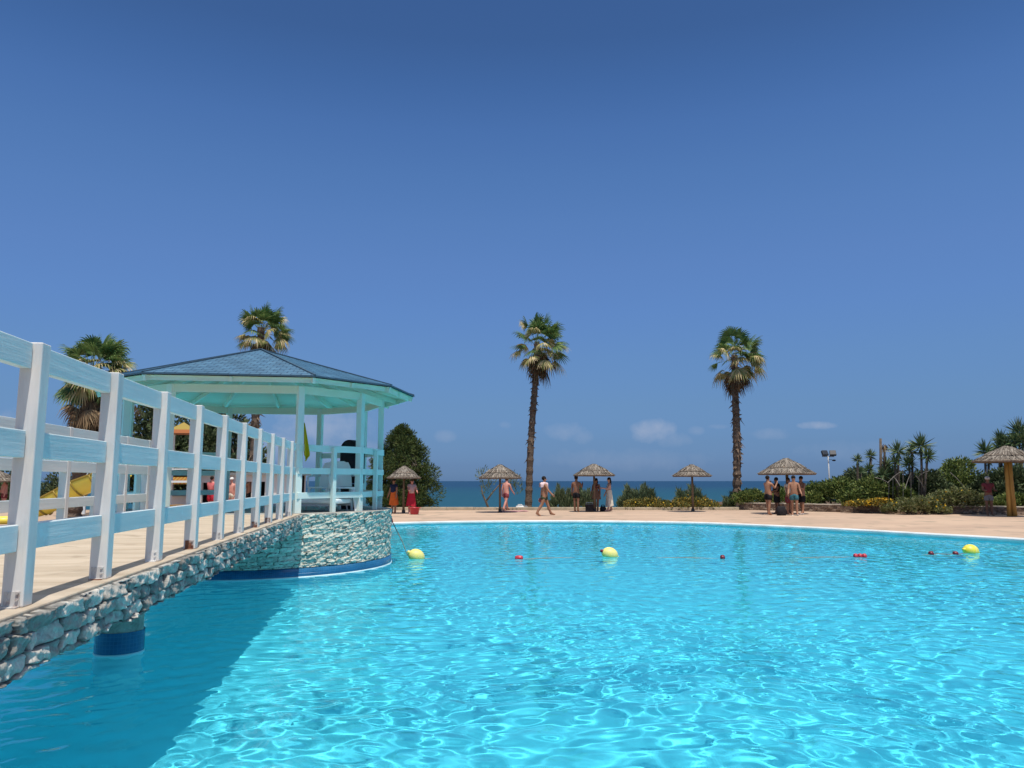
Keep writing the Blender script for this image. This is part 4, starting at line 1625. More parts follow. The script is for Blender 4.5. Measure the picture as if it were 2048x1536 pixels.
def dry_branches():
    b = on_y(1790, 975, 38.0)
    root = empty('dry_branches', (b.x, b.y, .42), 0, 'bleached bare branches showing under the yucca thicket', 'branches')
    o = Vector((b.x, b.y, .42))
    mb = MB()
    g = random.Random(6)
    for (a, c) in (((1750, 955), (1778, 966)), ((1775, 966), (1806, 940)), ((1800, 972), (1786, 952)), ((1832, 952), (1848, 976)), ((1858, 942), (1838, 952)), ((1850, 940), (1852, 975)), ((1900, 945), (1925, 970)), ((1810, 978), (1822, 945))):
        p, q = on_y(*a, 38 + g.uniform(-.2, .2)) - o, on_y(*c, 38 + g.uniform(-.2, .2)) - o
        mb.tube([p, p.lerp(q, .5) + Vector((0, 0, .05)), q], [.02, .017, .008], 6)
        mb.tube([q, Vector((q.x, q.y + .2, 0))], [.014, .014], 5)
    mb.build('twigs', M['dry_wood'], root)


dry_branches()


# ------------------------------------------------------------------ floodlight mast
def floodlight():
    y = 44.0
    b = on_y(1660, 985, y)
    b.z = .2
    root = empty('floodlight_mast', b, 0, 'slim grey mast with two dark square floodlights above the hedge', 'floodlight')
    t = on_y(1660, 913, y) - b
    MB().tube([(0, 0, -.3), (0, 0, t.z * .5), (0, 0, t.z)], [.05, .042, .035], 10).build('pole', M['grey_metal'], root, True)
    MB().bar((-.34, 0, t.z), (.34, 0, t.z), .05, .05).build('crossbar', M['grey_metal'], root)
    for sx in (-1, 1):
        rot = Euler((R(-28), 0, R(14 * -sx)), 'XYZ').to_matrix()
        c = Vector((sx * .23, -.10, t.z + .19))
        fl = MB().box(c, (.36, .16, .30), rot, taper=.9).build('floodlight', M['lamp_dark'], root, bevel=.015)
        g = MB().box(c + rot @ Vector((0, -.083, 0)), (.31, .008, .25), rot)
        g.build('glass', M['lamp_glass'], fl)
        br = MB().tube([(sx * .23, 0, t.z), c + Vector((0, .08, -.05))], .018, 6)
        br.build('bracket', M['grey_metal'], fl)
    s = MB().ball((.30, -.05, t.z - .22), (.11, .09, .05), 12)
    s.tube([(.0, 0, t.z - .16), (.25, -.04, t.z - .20)], .014, 6)
    s.build('small_lamp', M['lamp_dark'], root, True)


floodlight()


# ------------------------------------------------------------------ thatched umbrellas
def umbrella(base, R_, h_top, drop, label, seed, pole_r=.055, tiers=3, thick=False, lean=0.0):
    g = np.random.default_rng(seed)
    root = empty('thatched_umbrella', base, g.uniform(0, 6), label, 'beach umbrella', 'thatched beach umbrellas')
    zt, ze = h_top, h_top - drop
    if thick:
        p = MB()
        for k in range(3):
            a = 2.1 * k
            o = Vector((math.cos(a) * .075, math.sin(a) * .075, 0))
            p.tube([o * 1.5 + Vector((0, 0, -.05)), o * 1.2 + Vector((0, 0, 1)), o + Vector((0, 0, zt - .25))], [.10, .085, .08], 9)
        p.build('pole', M['yellow_wood'], root, True)
    else:
        MB().tube([(0, 0, -.05), (.01, .005, zt * .5), (0, 0, zt - .12)], [pole_r * 1.1, pole_r, pole_r * .9], 10).build('pole', M['wood'], root, True)
        MB().tube([(0, 0, 0), (0, 0, .16)], [pole_r * 1.7, pole_r * 1.5], 10).build('pole_sleeve', M['lamp_dark'], root)
    # under-frame
    fr = MB()
    for k in range(8):
        a = 2 * math.pi * k / 8
        fr.tube([(0, 0, zt - .22), (math.cos(a) * R_ * .93, math.sin(a) * R_ * .93, ze - .015)], .018, 5)
    fr.build('frame', M['wood'], root)
    # thatch in overlapping tiers of straw
    for k in range(tiers):
        r0 = R_ * (1 - k / tiers) + .02
        r1 = R_ * max(.03, (1 - (k + 1.35) / tiers))
        f0 = (R_ - r0) / R_
        f1 = (R_ - r1) / R_
        zf = lambda f: ze + drop * (f ** 1.12)
        z0, z1 = zf(max(0, f0)) + .085 * (k > 0), zf(f1) + .07 * (k > 0) + .02
        t = MB()
        rim = .05 + .02 * (k == 0)
        t.lathe([(r0 * .80, z0 - rim * .6), (r0 * .97, z0 - rim), (r0 * 1.0, z0), (r1, z1 - .02)], 28, jitter=.012)
        tier = t.build('thatch_tier', M['thatch_under'], root)  # darker thatch: shade on the cut straw ends put into the colour
        n = int(520 * r0 / .9)
        parts = []
        for layer in (0.0, .35, .68):
            m_ = int(n * (1 - layer * .6) * .45)
            az = g.uniform(0, 2 * math.pi, m_)
            rr0 = r1 + (r0 - r1) * (0.0 + layer * .0)
            rs = np.full(m_, r1 * .9) + (r0 - r1) * (.62 - layer * .62) * g.uniform(.7, 1.2, m_)
            re = np.minimum(rs + (r0 - r1) * g.uniform(.32, .52, m_), r0 + g.uniform(-.03, .05, m_) * 1.0)
            zz = lambda r: z1 + (z0 - z1) * (r - r1) / (r0 - r1)
            az2 = az + g.normal(0, .05, m_)
            lift = .012 + .018 * (1 - layer) * 0 + g.uniform(0, .022, m_)
            a_ = np.stack([np.cos(az) * rs, np.sin(az) * rs, zz(rs) + lift + .012], 1)
            b_ = np.stack([np.cos(az2) * re, np.sin(az2) * re, zz(re) + lift - .02 * g.random(m_) - .012], 1)
            d = b_ - a_
            ln = np.linalg.norm(d, axis=1)
            d = unit(d)
            s = unit(np.cross(d, np.array([0, 0, 1.0])[None] + g.normal(0, .15, (m_, 3))))
            w = g.uniform(.025, .05, m_)[:, None]
            V = np.stack([a_ - s * w * .5, a_ + s * w * .5, b_ + s * w * .38, b_ - s * w * .38], 1).reshape(-1, 3)
            parts.append((V, np.arange(4 * m_).reshape(m_, 4)))
        # ragged fringe hanging at the rim of the tier
        m_ = int(n * .35)
        az = g.uniform(0, 2 * math.pi, m_)
        a_ = np.stack([np.cos(az) * r0 * .985, np.sin(az) * r0 * .985, z0 + .012 + 0 * az], 1)
        d = unit(np.stack([np.cos(az) * .8, np.sin(az) * .8, -1 + 0 * az], 1) + g.normal(0, .2, (m_, 3)))
        parts.append(leaf_geo(a_, d, g.uniform(.02, .055, m_), .03, g, .5))
        V, F = join_geo(parts)
        arr_mesh('straw', V, F, M['thatch'], tier)
    cap = MB().lathe([(.10, zt - .05), (.085, zt + .0), (.05, zt + .05), (.0, zt + .07)], 12)
    cap.build('cap', M['thatch_under'], root, True)
    return root


def umb_px(px, pyb, pyt, pye, half, label, seed, **k):
    b = G(px, pyb)
    y = b.y
    t = on_y(px, pyt, y)
    e = on_y(px, pye, y)
    w = on_y(px + half, pye, y).x - on_y(px, pye, y).x
    return umbrella(b, w, t.z - DECK - .05, t.z - e.z - .05, label, seed, **k)


umb_px(807, 1027, 933, 955, 33, 'thatched umbrella in front of the conifer, beside the gazebo', 1)
umb_px(1000, 1025, 930, 955, 42, 'thatched umbrella shading the sunburnt man, next to the curving palm', 2)
umb_px(1189, 1023.5, 929, 950, 41, 'thatched umbrella over the two women and the black cool box', 3)
umb_px(1386, 1023.5, 930, 951, 38, 'lone thatched umbrella with nobody under it', 4)
umb_px(1577, 1028, 917, 947, 55, 'wide thatched umbrella over the group of dark-haired bathers', 5, pole_r=.07)
umb_px(2024, 1033, 893, 922, 62, 'large thatched umbrella on a thick yellow timber pole by the hedge', 6, thick=True)
umb_px(-12, 1022, 942, 962, 40, 'thatched umbrella at the far end of the deck, seen through the bridge railings', 7)


# ------------------------------------------------------------------ buoys, floats and rope
def wz(x, y):
    return float(waves(np.array([x]), np.array([y]))[0])


def buoy(px, py, m, label, rz, tilt=.5):
    p = on_z(px, py, 0.0)
    root = empty('buoy', (p.x, p.y, 0.045), R(rz), label, 'buoy', 'yellow buoys on the pool rope')
    rot = Euler((0, tilt, 0)).to_matrix()
    b = MB().ball((0, 0, 0), (.185, .15, .15), 20, rot=rot)
    b.build('body', m, root, True)
    band = MB()
    for k in range(24):
        t0, t1 = 2 * math.pi * k / 24, 2 * math.pi * (k + 1) / 24
        for (t) in (t0,):
            pa = [rot @ Vector((xx, math.cos(tt) * rr, math.sin(tt) * rr)) for tt in (t0, t1) for xx, rr in ((-.012, .151), (.012, .151))]
            band.add(pa, [(0, 1, 3, 2)])
    band.build('seam', M['buoy_pale'], root)
    for sx in (-1, 1):
        e = rot @ Vector((sx * .19, 0, 0))
        lug = MB().tube([rot @ Vector((sx * .16, 0, 0)), rot @ Vector((sx * .225, 0, 0))], [.045, .03], 10)
        lug.build('lug', m if sx > 0 else M['dark_plastic'] if m is M['buoy_pale'] and px > 1000 else m, root, True)
    return p


pb = [buoy(833, 1117, M['buoy_pale'], 'faded yellow buoy tied closest to the gazebo wall', 20), buoy(1220, 1113, M['buoy_pale'], 'faded yellow buoy in the middle of the pool rope', 5, .4),
      buoy(1942, 1106, M['buoy_yellow'], 'bright yellow buoy nearest the curved pool edge', 15, .2)]


def float_(px, py, m, label, n=1, w=.14):
    p = on_z(px, py, 0.0)
    root = empty('rope_float', (p.x, p.y, .012), R(random.uniform(-12, 12)), label, 'float', 'small floats on the pool rope')
    for k in range(n):
        xx = (k - (n - 1) / 2) * (w + .012)
        MB().lathe([(.0, -w / 2), (.045, -w / 2), (.06, -w * .3), (.063, 0), (.06, w * .3), (.045, w / 2), (.0, w / 2)], 14).build('segment', m, root, True)
        o = bpy.data.objects[root.children[-1].name]
        o.rotation_euler = (0, R(90), 0)
        o.location = (xx, 0, 0)
    return p


pf = [float_(1038, 1118, M['red_plastic'], 'bright red rope float between the two faded buoys', 1, .16), float_(1445, 1117, M['dark_plastic'], 'tiny dark float alone in the middle of the rope', 1, .09),
      float_(1720, 1114, M['red_plastic'], 'cluster of red float segments towards the bright buoy', 3, .08), float_(1862, 1109, M['dark_plastic'], 'dark float two places from the bright yellow buoy', 1, .09),
      float_(1911, 1109, M['dark_plastic'], 'dark float right next to the bright yellow buoy', 1, .10)]


def rope():
    anchor = on_y(783, 1040, 16.6)
    line = [anchor, Vector(((anchor.x * .55 + pb[0].x * .45), (anchor.y * .55 + pb[0].y * .45), anchor.z * .42)), Vector((pb[0].x - .2, pb[0].y, .08))]
    pts = sorted([(p.x, p.y) for p in pb + pf])
    pts = [(pb[0].x, pb[0].y)] + [q for q in pts if q[0] > pb[0].x + .01] + [(13.9, 19.5)]
    xs_, ys_ = zip(*pts)
    for x in np.linspace(pts[0][0], pts[-1][0], 140):
        y = float(np.interp(x, xs_, ys_))
        line.append(Vector((x, y, wz(x, y) - .012 + .016 * math.sin(x * 2.1))))
    root = empty('pool_rope', anchor, 0, 'thin rope running from the gazebo wall along the buoys across the pool', 'rope')
    mb = MB().tube([p - anchor for p in line], .010, 6)
    mb.build('line', M['rope'], root, True)
    h = MB().box((-.02, 0, .02), (.05, .05, .07)).tube([(0, 0, .03), (.02, -.02, -.05)], .02, 8)
    h.build('anchor_hook', M['red_plastic'], root)


rope()

#PART3
# ------------------------------------------------------------------ people
def skin_mesh(verts, edges, radii, root=0, sub=1):
    """one continuous tapering surface grown round a skeleton"""
    me = bpy.data.meshes.new('skeleton')
    me.from_pydata([tuple(v) for v in verts], edges, [])
    o = bpy.data.objects.new('skeleton', me)
    COL.objects.link(o)
    sk = o.modifiers.new('skin', 'SKIN')
    sk.use_smooth_shade = True
    sv = me.skin_vertices[0].data
    for i, r in enumerate(radii):
        sv[i].radius = (r, r) if isinstance(r, (int, float)) else r
        sv[i].use_root = (i == root)
    if sub:
        s = o.modifiers.new('sub', 'SUBSURF')
        s.levels = sub
        s.render_levels = sub
    dg = bpy.context.evaluated_depsgraph_get()
    out = bpy.data.meshes.new_from_object(o.evaluated_get(dg))
    bpy.data.objects.remove(o)
    bpy.data.meshes.remove(me)
    return out


def add_to_mesh(me, mb, mi=0):
    bm = bmesh.new()
    bm.from_mesh(me)
    vs = [bm.verts.new(v) for v in mb.v]
    for f, m in zip(mb.f, mb.m):
        try:
            fc = bm.faces.new([vs[i] for i in f])
            fc.material_index = mi if m == 0 else m
            fc.smooth = True
        except ValueError:
            pass
    bm.to_mesh(me)
    bm.free()


def person(px, py, label, skin='tan', hair='dark', heading=0, H=1.72, female=False, stout=1.0, legs=((0, 0), (0, 0)), arms=((8, 10, 12), (8, 10, 12)), lean=0, head_turn=0, head_tilt=0,
           wear=(), long_hair=False, hat=None, base=None, sit=False):
    """heading: degrees the person faces, 0 = towards the sea (+Y), 180 = towards the viewer, 90 = towards -X.
    legs: (thigh forward, knee bend) ; arms: (forward, outward, elbow bend) for each side"""
    b = base if base is not None else G(px, py)
    root = empty('person', b, R(heading), label, 'person')
    k = H / 1.72
    st = stout
    L1, L2 = .42 * k, .41 * k
    hipw, shw = (.095 if female else .09) * k * (1 + (st - 1) * .4), (.165 if female else .195) * k * (1 + (st - 1) * .3)
    P = {}
    pel = Vector((0, 0, .92 * k))
    P['pelvis'] = pel
    ln = Matrix.Rotation(R(-lean), 3, 'X')
    up = lambda x, y, z: pel + ln @ Vector((x, y, z)) * 1.0
    P['waist'] = up(0, .01 * k, .15 * k)
    P['chest'] = up(0, .0, .36 * k)
    P['neck'] = up(0, -.005, .52 * k)
    hd = Matrix.Rotation(R(head_turn), 3, 'Z') @ Matrix.Rotation(R(-head_tilt), 3, 'X')
    neck = P['neck']
    P['jaw'] = neck + ln @ (hd @ Vector((0, .025, .095 * k)))
    P['skull'] = neck + ln @ (hd @ Vector((0, .02, .175 * k)))
    P['crown'] = neck + ln @ (hd @ Vector((0, .005, .235 * k)))
    feet = []
    for s, nm, (a, bend) in ((-1, 'L', legs[0]), (1, 'R', legs[1])):
        hip = pel + Vector((s * hipw, 0, -.05 * k))
        kn = hip + Vector((s * .01, math.sin(R(a)), -math.cos(R(a)))) * L1
        an = kn + Vector((0, math.sin(R(a - bend)), -math.cos(R(a - bend)))) * L2
        P['hip' + nm], P['knee' + nm], P['ankle' + nm] = hip, kn, an
        pt = R(max(-40, min(10, a - bend)) * .6)
        P['heel' + nm] = an + Vector((0, -.045 * k, -.045 * k))
        P['ball' + nm] = an + Vector((s * .01, .13 * k * math.cos(pt), -.055 * k + .13 * k * math.sin(pt)))
        P['toe' + nm] = an + Vector((s * .015, .20 * k * math.cos(pt), -.06 * k + .19 * k * math.sin(pt)))
        feet.append(min(P['ball' + nm].z, P['heel' + nm].z, P['toe' + nm].z))
    hands = {}
    for s, nm, (fw, outw, eb) in ((-1, 'L', arms[0]), (1, 'R', arms[1])):
        sh = up(s * shw, 0, .455 * k)
        d1 = Vector((s * math.sin(R(outw)), math.sin(R(fw)) * math.cos(R(outw)), -math.cos(R(fw)) * math.cos(R(outw))))
        el = sh + d1 * .29 * k
        f2, o2 = fw + eb, outw * (1 if eb < 40 else -.35)
        d2 = Vector((s * math.sin(R(o2)), math.sin(R(f2)) * math.cos(R(o2)), -math.cos(R(f2)) * math.cos(R(o2))))
        wr = el + d2 * .25 * k
        P['sh' + nm], P['el' + nm], P['wr' + nm] = sh, el, wr
        hands[nm] = (wr, d2, s)
    dz = -min(feet) + .012
    names = ['pelvis', 'waist', 'chest', 'neck', 'jaw', 'skull', 'crown']
    rad = {'pelvis': .138 * st, 'waist': (.112 if female else .132) * st, 'chest': (.13 if female else .15) * (1 + (st - 1) * .6), 'neck': .06, 'jaw': .068, 'skull': .090, 'crown': .055,
           'hip': .108 * (1 + (st - 1) * .5), 'knee': .066, 'ankle': .043, 'heel': .037, 'ball': .042, 'toe': .026, 'sh': .066, 'el': .048, 'wr': .033}
    E_ = [('pelvis', 'waist'), ('waist', 'chest'), ('chest', 'neck'), ('neck', 'jaw'), ('jaw', 'skull'), ('skull', 'crown')]
    for nm in 'LR':
        names += [q + nm for q in ('hip', 'knee', 'ankle', 'heel', 'ball', 'toe', 'sh', 'el', 'wr')]
        E_ += [('pelvis', 'hip' + nm), ('hip' + nm, 'knee' + nm), ('knee' + nm, 'ankle' + nm), ('ankle' + nm, 'heel' + nm), ('ankle' + nm, 'ball' + nm), ('ball' + nm, 'toe' + nm),
               ('chest', 'sh' + nm), ('sh' + nm, 'el' + nm), ('el' + nm, 'wr' + nm)]
    # calf swelling and a thumb with four fingers of unequal length, slightly curled
    for nm in 'LR':
        P['calf' + nm] = P['knee' + nm].lerp(P['ankle' + nm], .32) + Vector((0, -.012, 0))
        names.append('calf' + nm)
        E_.remove(('knee' + nm, 'ankle' + nm))
        E_ += [('knee' + nm, 'calf' + nm), ('calf' + nm, 'ankle' + nm)]
        wr, d, s = hands[nm]
        side = Vector((0, 1, 0)) - d * d.y
        side.normalize()
        nrm = d.cross(side)
        palm = wr + d * .055 * k
        P['palm' + nm] = palm
        names.append('palm' + nm)
        E_.append(('wr' + nm, 'palm' + nm))
        inward = nrm * (1 if nrm.x * s < 0 else -1)
        for fi, (off, fl) in enumerate(((.028, .070), (.010, .080), (-.009, .074), (-.027, .058))):
            r0 = palm + side * off * k + d * .035 * k
            r1 = r0 + (d + inward * .25).normalized() * fl * .5 * k
            r2 = r1 + (d + inward * .8).normalized() * fl * .5 * k
            pr = 'palm' + nm
            for j, q in enumerate((r0, r1, r2)):
                key = 'finger%d%d%s' % (fi, j, nm)
                P[key] = q
                names.append(key)
                E_.append((pr, key))
                pr = key
        t0 = palm + side * .045 * k - d * .01 * k + inward * .01
        t1 = t0 + (side * .5 + d).normalized() * .045 * k + inward * .015
        for key, q, pr in (('thumb0' + nm, t0, 'palm' + nm), ('thumb1' + nm, t1, 'thumb0' + nm)):
            P[key] = q
            names.append(key)
            E_.append((pr, key))

    def rr(nm):
        q = nm[:-1] if nm[-1] in 'LR' else nm
        if q.startswith('finger'):
            return .0085 * k
        if q.startswith('thumb'):
            return .011 * k
        if q == 'palm':
            return (.036 * k, .018 * k)
        if q == 'calf':
            return .066 * k * (1 + (st - 1) * .4)
        return rad[q] * k
    ix = {nm: i for i, nm in enumerate(names)}
    for nm in names:
        P[nm] = P[nm] + Vector((0, 0, dz))
    me = skin_mesh([P[nm] for nm in names], [(ix[a], ix[b_]) for a, b_ in E_], [rr(nm) for nm in names], 0)
    # face
    fc = MB()
    hm = ln @ hd
    hc = P['skull']
    at = lambda x, y, z: hc + hm @ (Vector((x, y, z)) * k)
    fc.ball(at(0, .092, -.028), (.014 * k, .020 * k, .022 * k), 8)
    for s in (-1, 1):
        fc.ball(at(s * .080, -.005, -.02), (.012 * k, .022 * k, .032 * k), 8)
        fc.ball(at(s * .033, .074, .004), (.013 * k, .010 * k, .009 * k), 8, mi=1)
    fc.ball(at(0, .078, -.066), (.026 * k, .012 * k, .008 * k), 8, mi=2)
    add_to_mesh(me, fc)
    for m in (SK[skin], M['eye'], SK['pink']):
        me.materials.append(m)
    body = bpy.data.objects.new('body', me)
    COL.objects.link(body)
    body.parent = root
    # hair
    hb = MB()
    hb.ball(at(0, -.022, .030), (.096 * k, .102 * k, .098 * k), 14, rot=hm)
    if long_hair:
        hb.tube([at(0, -.06, .04), at(0, -.095, -.08), at(0, -.105, -.20), at(0, -.10, -.33)], [.085 * k, .085 * k, .07 * k, .03 * k], 10, squash=.55)
    if hair != 'none':
        hb.build('hair', HAIR[hair], root, True)
    if hat:
        hm_ = MB()
        hm_.ball(at(0, -.012, .050), (.106 * k, .112 * k, .092 * k), 14, rot=hm)
        hm_.tube([at(0, .06, .055), at(0, .17, .035)], [.075, .06], 10, squash=.12)
        hm_.build('cap', hat, root, True)
    # clothes grown on the same skeleton, a little larger
    def garment(name, nodes, edges, grow, m, extra=None):
        pos = dict(P)
        if extra:
            pos.update(extra)
        ii = {q: i for i, q in enumerate(nodes)}
        g_me = skin_mesh([pos[q] for q in nodes], [(ii[a], ii[b_]) for a, b_ in edges], [grow[q] * k for q in nodes], 0)
        return link_mesh(name, g_me, m, root)
    for item in wear:
        kind, m = item[0], item[1]
        if kind in ('trunks', 'shorts', 'briefs'):
            f = {'trunks': .62, 'shorts': .95, 'briefs': .2}[kind]
            ex = {'t' + nm: P['hip' + nm].lerp(P['knee' + nm], f) for nm in 'LR'}
            ex['w'] = P['pelvis'].lerp(P['waist'], .42 if kind != 'briefs' else .15)
            rt = .122 * (1 + (st - 1) * .5) if kind != 'briefs' else .094
            garment(kind, ['pelvis', 'w', 'hipL', 'hipR', 'tL', 'tR'], [('pelvis', 'w'), ('pelvis', 'hipL'), ('pelvis', 'hipR'), ('hipL', 'tL'), ('hipR', 'tR')],
                    {'pelvis': .158 * st, 'w': .15 * st, 'hipL': .13 * (1 + (st - 1) * .5), 'hipR': .13 * (1 + (st - 1) * .5), 'tL': rt, 'tR': rt}, m, ex)
        elif kind == 'shirt':
            ex = {'s' + nm: P['sh' + nm].lerp(P['el' + nm], .55) for nm in 'LR'}
            ex['lo'] = P['pelvis'].lerp(P['waist'], .25)
            garment('shirt', ['chest', 'waist', 'lo', 'shL', 'shR', 'sL', 'sR', 'n'], [('chest', 'waist'), ('waist', 'lo'), ('chest', 'shL'), ('chest', 'shR'), ('shL', 'sL'), ('shR', 'sR'), ('chest', 'n')],
                    {'chest': .172 * st, 'waist': .158 * st, 'lo': .165 * st, 'shL': .09, 'shR': .09, 'sL': .08, 'sR': .08, 'n': .085}, m, {**ex, 'n': P['chest'].lerp(P['neck'], .72)})
        elif kind == 'top':          # bikini top
            c = P['chest'] - Vector((0, 0, .02))
            garment('bikini_top', ['c0', 'c1', 'bL', 'bR'], [('c0', 'c1'), ('c1', 'bL'), ('c1', 'bR')], {'c0': .142, 'c1': .145, 'bL': .066, 'bR': .066}, m,
                    {'c0': c - Vector((0, 0, .05)), 'c1': c + Vector((0, 0, .02)), 'bL': c + Vector((-.06 * k, .085 * k, 0)), 'bR': c + Vector((.06 * k, .085 * k, 0))})
        elif kind in ('skirt', 'dress', 'sarong'):
            zt = P['waist'].z if kind != 'dress' else P['chest'].z + .08 * k
            zb = {'skirt': .50, 'sarong': .58, 'dress': .22}[kind] * k
            if len(item) > 2:
                zb = item[2]
            mb = MB()
            n = 20
            rows = 8
            vs, fs = [], []
            for j in range(rows + 1):
                t = j / rows
                z = zt + (zb - zt) * t
                if kind == 'dress':
                    rx = (.165 - .045 * math.sin(min(1, t * 2.6) * math.pi) * (1 if t < .39 else 0) + .10 * t) * k
                else:
                    rx = (.165 + .09 * t) * k
                ce = P['chest'].lerp(P['pelvis'], min(1, t * 2)) if kind == 'dress' else P['pelvis']
                fx = .5 * (P['ankleL'].y + P['ankleR'].y) * t * .6
                for i in range(n):
                    a = 2 * math.pi * i / n
                    w = 1 + .10 * t * math.sin(a * 5 + 1)
                    vs.append((ce.x + math.cos(a) * rx * w, ce.y * (1 - t) + fx + math.sin(a) * rx * .80 * w, z + .02 * math.sin(a * 2) * t))
            for j in range(rows):
                for i in range(n):
                    i2 = (i + 1) % n
                    fs.append((j * n + i2, j * n + i, (j + 1) * n + i, (j + 1) * n + i2))
            mb.add(vs, fs)
            mb.build(kind, m, root, True)
        elif kind == 'shoulder_towel':
            vs, fs = [], []
            nx, nj = 14, 6
            for j in range(nj + 1):
                t = j / nj - .5
                for i in range(nx + 1):
                    s = i / nx * 2 - 1
                    ax = abs(s)
                    x = s * .30 * k if ax < .66 else math.copysign(.20 + .03 * math.sin(j), s) * k
                    z = P['chest'].z + (.17 - .10 * ax ** 2) * k if ax < .66 else P['chest'].z + (.125 - (ax - .66) * .5) * k
                    vs.append((P['chest'].x + x * .9, P['chest'].y + t * .34 * k * (1 if ax > .35 else .75) - .03, z + .012 * math.sin(j * 2 + i) + .03 * (1 - (2 * t) ** 2)))
            for j in range(nj):
                for i in range(nx):
                    a = j * (nx + 1) + i
                    fs.append((a, a + 1, a + nx + 2, a + nx + 1))
            mb = MB().add(vs, fs)
            mb.build('towel', m, root, True)
        elif kind == 'waist_band':
            pass
        elif kind == 'shoes':
            for nm in 'LR':
                s_ = MB()
                s_.tube([P['heel' + nm] + Vector((0, -.015, -.008)), P['heel' + nm] + Vector((0, .05, -.006)), P['ball' + nm] + Vector((0, 0, -.008)), P['toe' + nm] + Vector((0, .02, -.008))], [.036, .042, .045, .03], 8, squash=.55)
                s_.build('shoe', m, root, True)
    root['height'] = H
    W = Matrix.Translation(b) @ Matrix.Rotation(R(heading), 4, 'Z')
    return root, {q: W @ v for q, v in P.items() if not q.startswith('finger')}


C_ = {n_: cloth_m('cloth_' + n_, c) for n_, c in dict(black=(.015, .015, .018), navy=(.02, .03, .07), maroon=(.22, .05, .06), olive=(.07, .075, .04), white=(.72, .71, .68), cream=(.70, .64, .52), pink=(.60, .28, .32),
                                                       red=(.50, .025, .045), orange=(.72, .15, .03), teal=(.05, .16, .20), coral=(.60, .16, .16), rose=(.55, .38, .36), palepink=(.70, .52, .52), brownp=(.22, .13, .09), grey=(.22, .22, .23)).items()}
SH = (8, 8, 14)
# people on the far deck, from the gazebo towards the planter
person(787, 1027, 'person in an orange sarong and dark top, half hidden by the gazebo wall', 'tan', 'dark', 150, 1.62, True, wear=(('shirt', C_['navy']), ('sarong', C_['orange'], .40)))
person(822, 1027, 'person in a pink top and red skirt bending slightly beside a red tub', 'pink', 'brown', 200, 1.62, True, wear=(('shirt', C_['rose']), ('skirt', C_['red'], .34)), lean=12, arms=((30, 10, 40), (35, 8, 50)), long_hair=True)
person(1012, 1021, 'bare-backed sunburnt person in maroon trunks striding under the second umbrella', 'pink', 'brown', -35, 1.70, legs=((22, 6), (-18, 14)), arms=((-12, 8, 20), (18, 8, 25)), wear=(('trunks', C_['maroon']),), lean=6)
pc, pcP = person(1089, 1032, 'stout person walking with a pale pink towel over the shoulders and olive trunks', 'tan', 'dark', -82, 1.72, stout=1.25, legs=((24, 4), (-20, 12)), arms=((-14, 14, 10), (24, 16, 18)),
                 wear=(('trunks', C_['olive']), ('shoulder_towel', C_['palepink'])), head_tilt=-4)
person(1153, 1024, 'dark-tanned person in black trunks seen from behind beside the cool box', 'brown', 'dark', -20, 1.74, legs=((4, 0), (-4, 4)), arms=((10, 6, 10), (40, 8, 95)), wear=(('trunks', C_['black']),))
person(1193, 1023, 'dark-haired person in a patterned brown sarong under the third umbrella pole', 'brown', 'dark', 155, 1.62, True, legs=((6, 0), (-6, 6)), wear=(('top', C_['maroon']), ('sarong', C_['brownp'], .62)), long_hair=True)
person(1219, 1023, 'long-haired person in a pale cream wrap dress at the umbrella edge', 'fair', 'dark', 100, 1.66, True, legs=((7, 0), (-7, 6)), wear=(('top', C_['white']), ('sarong', C_['cream'], .26)), arms=((30, 8, 70), (10, 8, 14)), long_hair=True)
person(1538, 1030, 'bare-chested person in black trunks with hands raised to the face', 'tan', 'dark', -60, 1.72, wear=(('trunks', C_['black']),), arms=((45, 8, 100), (40, 8, 105)), legs=((6, 0), (-5, 5)))
person(1555, 1028, 'person in dark clothes standing in shade close to the black rucksack', 'brown', 'dark', 100, 1.66, wear=(('shirt', C_['black']), ('shorts', C_['black'])), arms=((20, 6, 60), (10, 6, 20)))
person(1579, 1029, 'person with a cream top at the pole of the widest umbrella', 'tan', 'brown', 210, 1.64, True, wear=(('shirt', C_['cream']), ('shorts', C_['maroon'])), arms=((15, 8, 60), (10, 8, 20)))
person(1590, 1031, 'bare-chested person in teal and navy trunks with white trainers', 'tan', 'dark', 165, 1.72, wear=(('trunks', C_['teal']), ('shoes', C_['white'])), arms=((12, 10, 35), (14, 8, 30)), legs=((6, 0), (-4, 4)))
person(1605, 1029, 'dark-haired person in black shorts turned towards the friend in teal trunks', 'tan', 'dark', 120, 1.70, wear=(('shorts', C_['black']), ('shoes', C_['white'])), arms=((30, 10, 75), (10, 8, 20)), legs=((8, 4), (-6, 8)))
person(1980, 1031, 'person in a maroon shirt and white cap in the shade of the dark hedge', 'brown', 'dark', 165, 1.68, wear=(('shirt', C_['maroon']), ('trunks', C_['grey'])), hat=C_['white'], arms=((18, 8, 75), (22, 8, 70)))
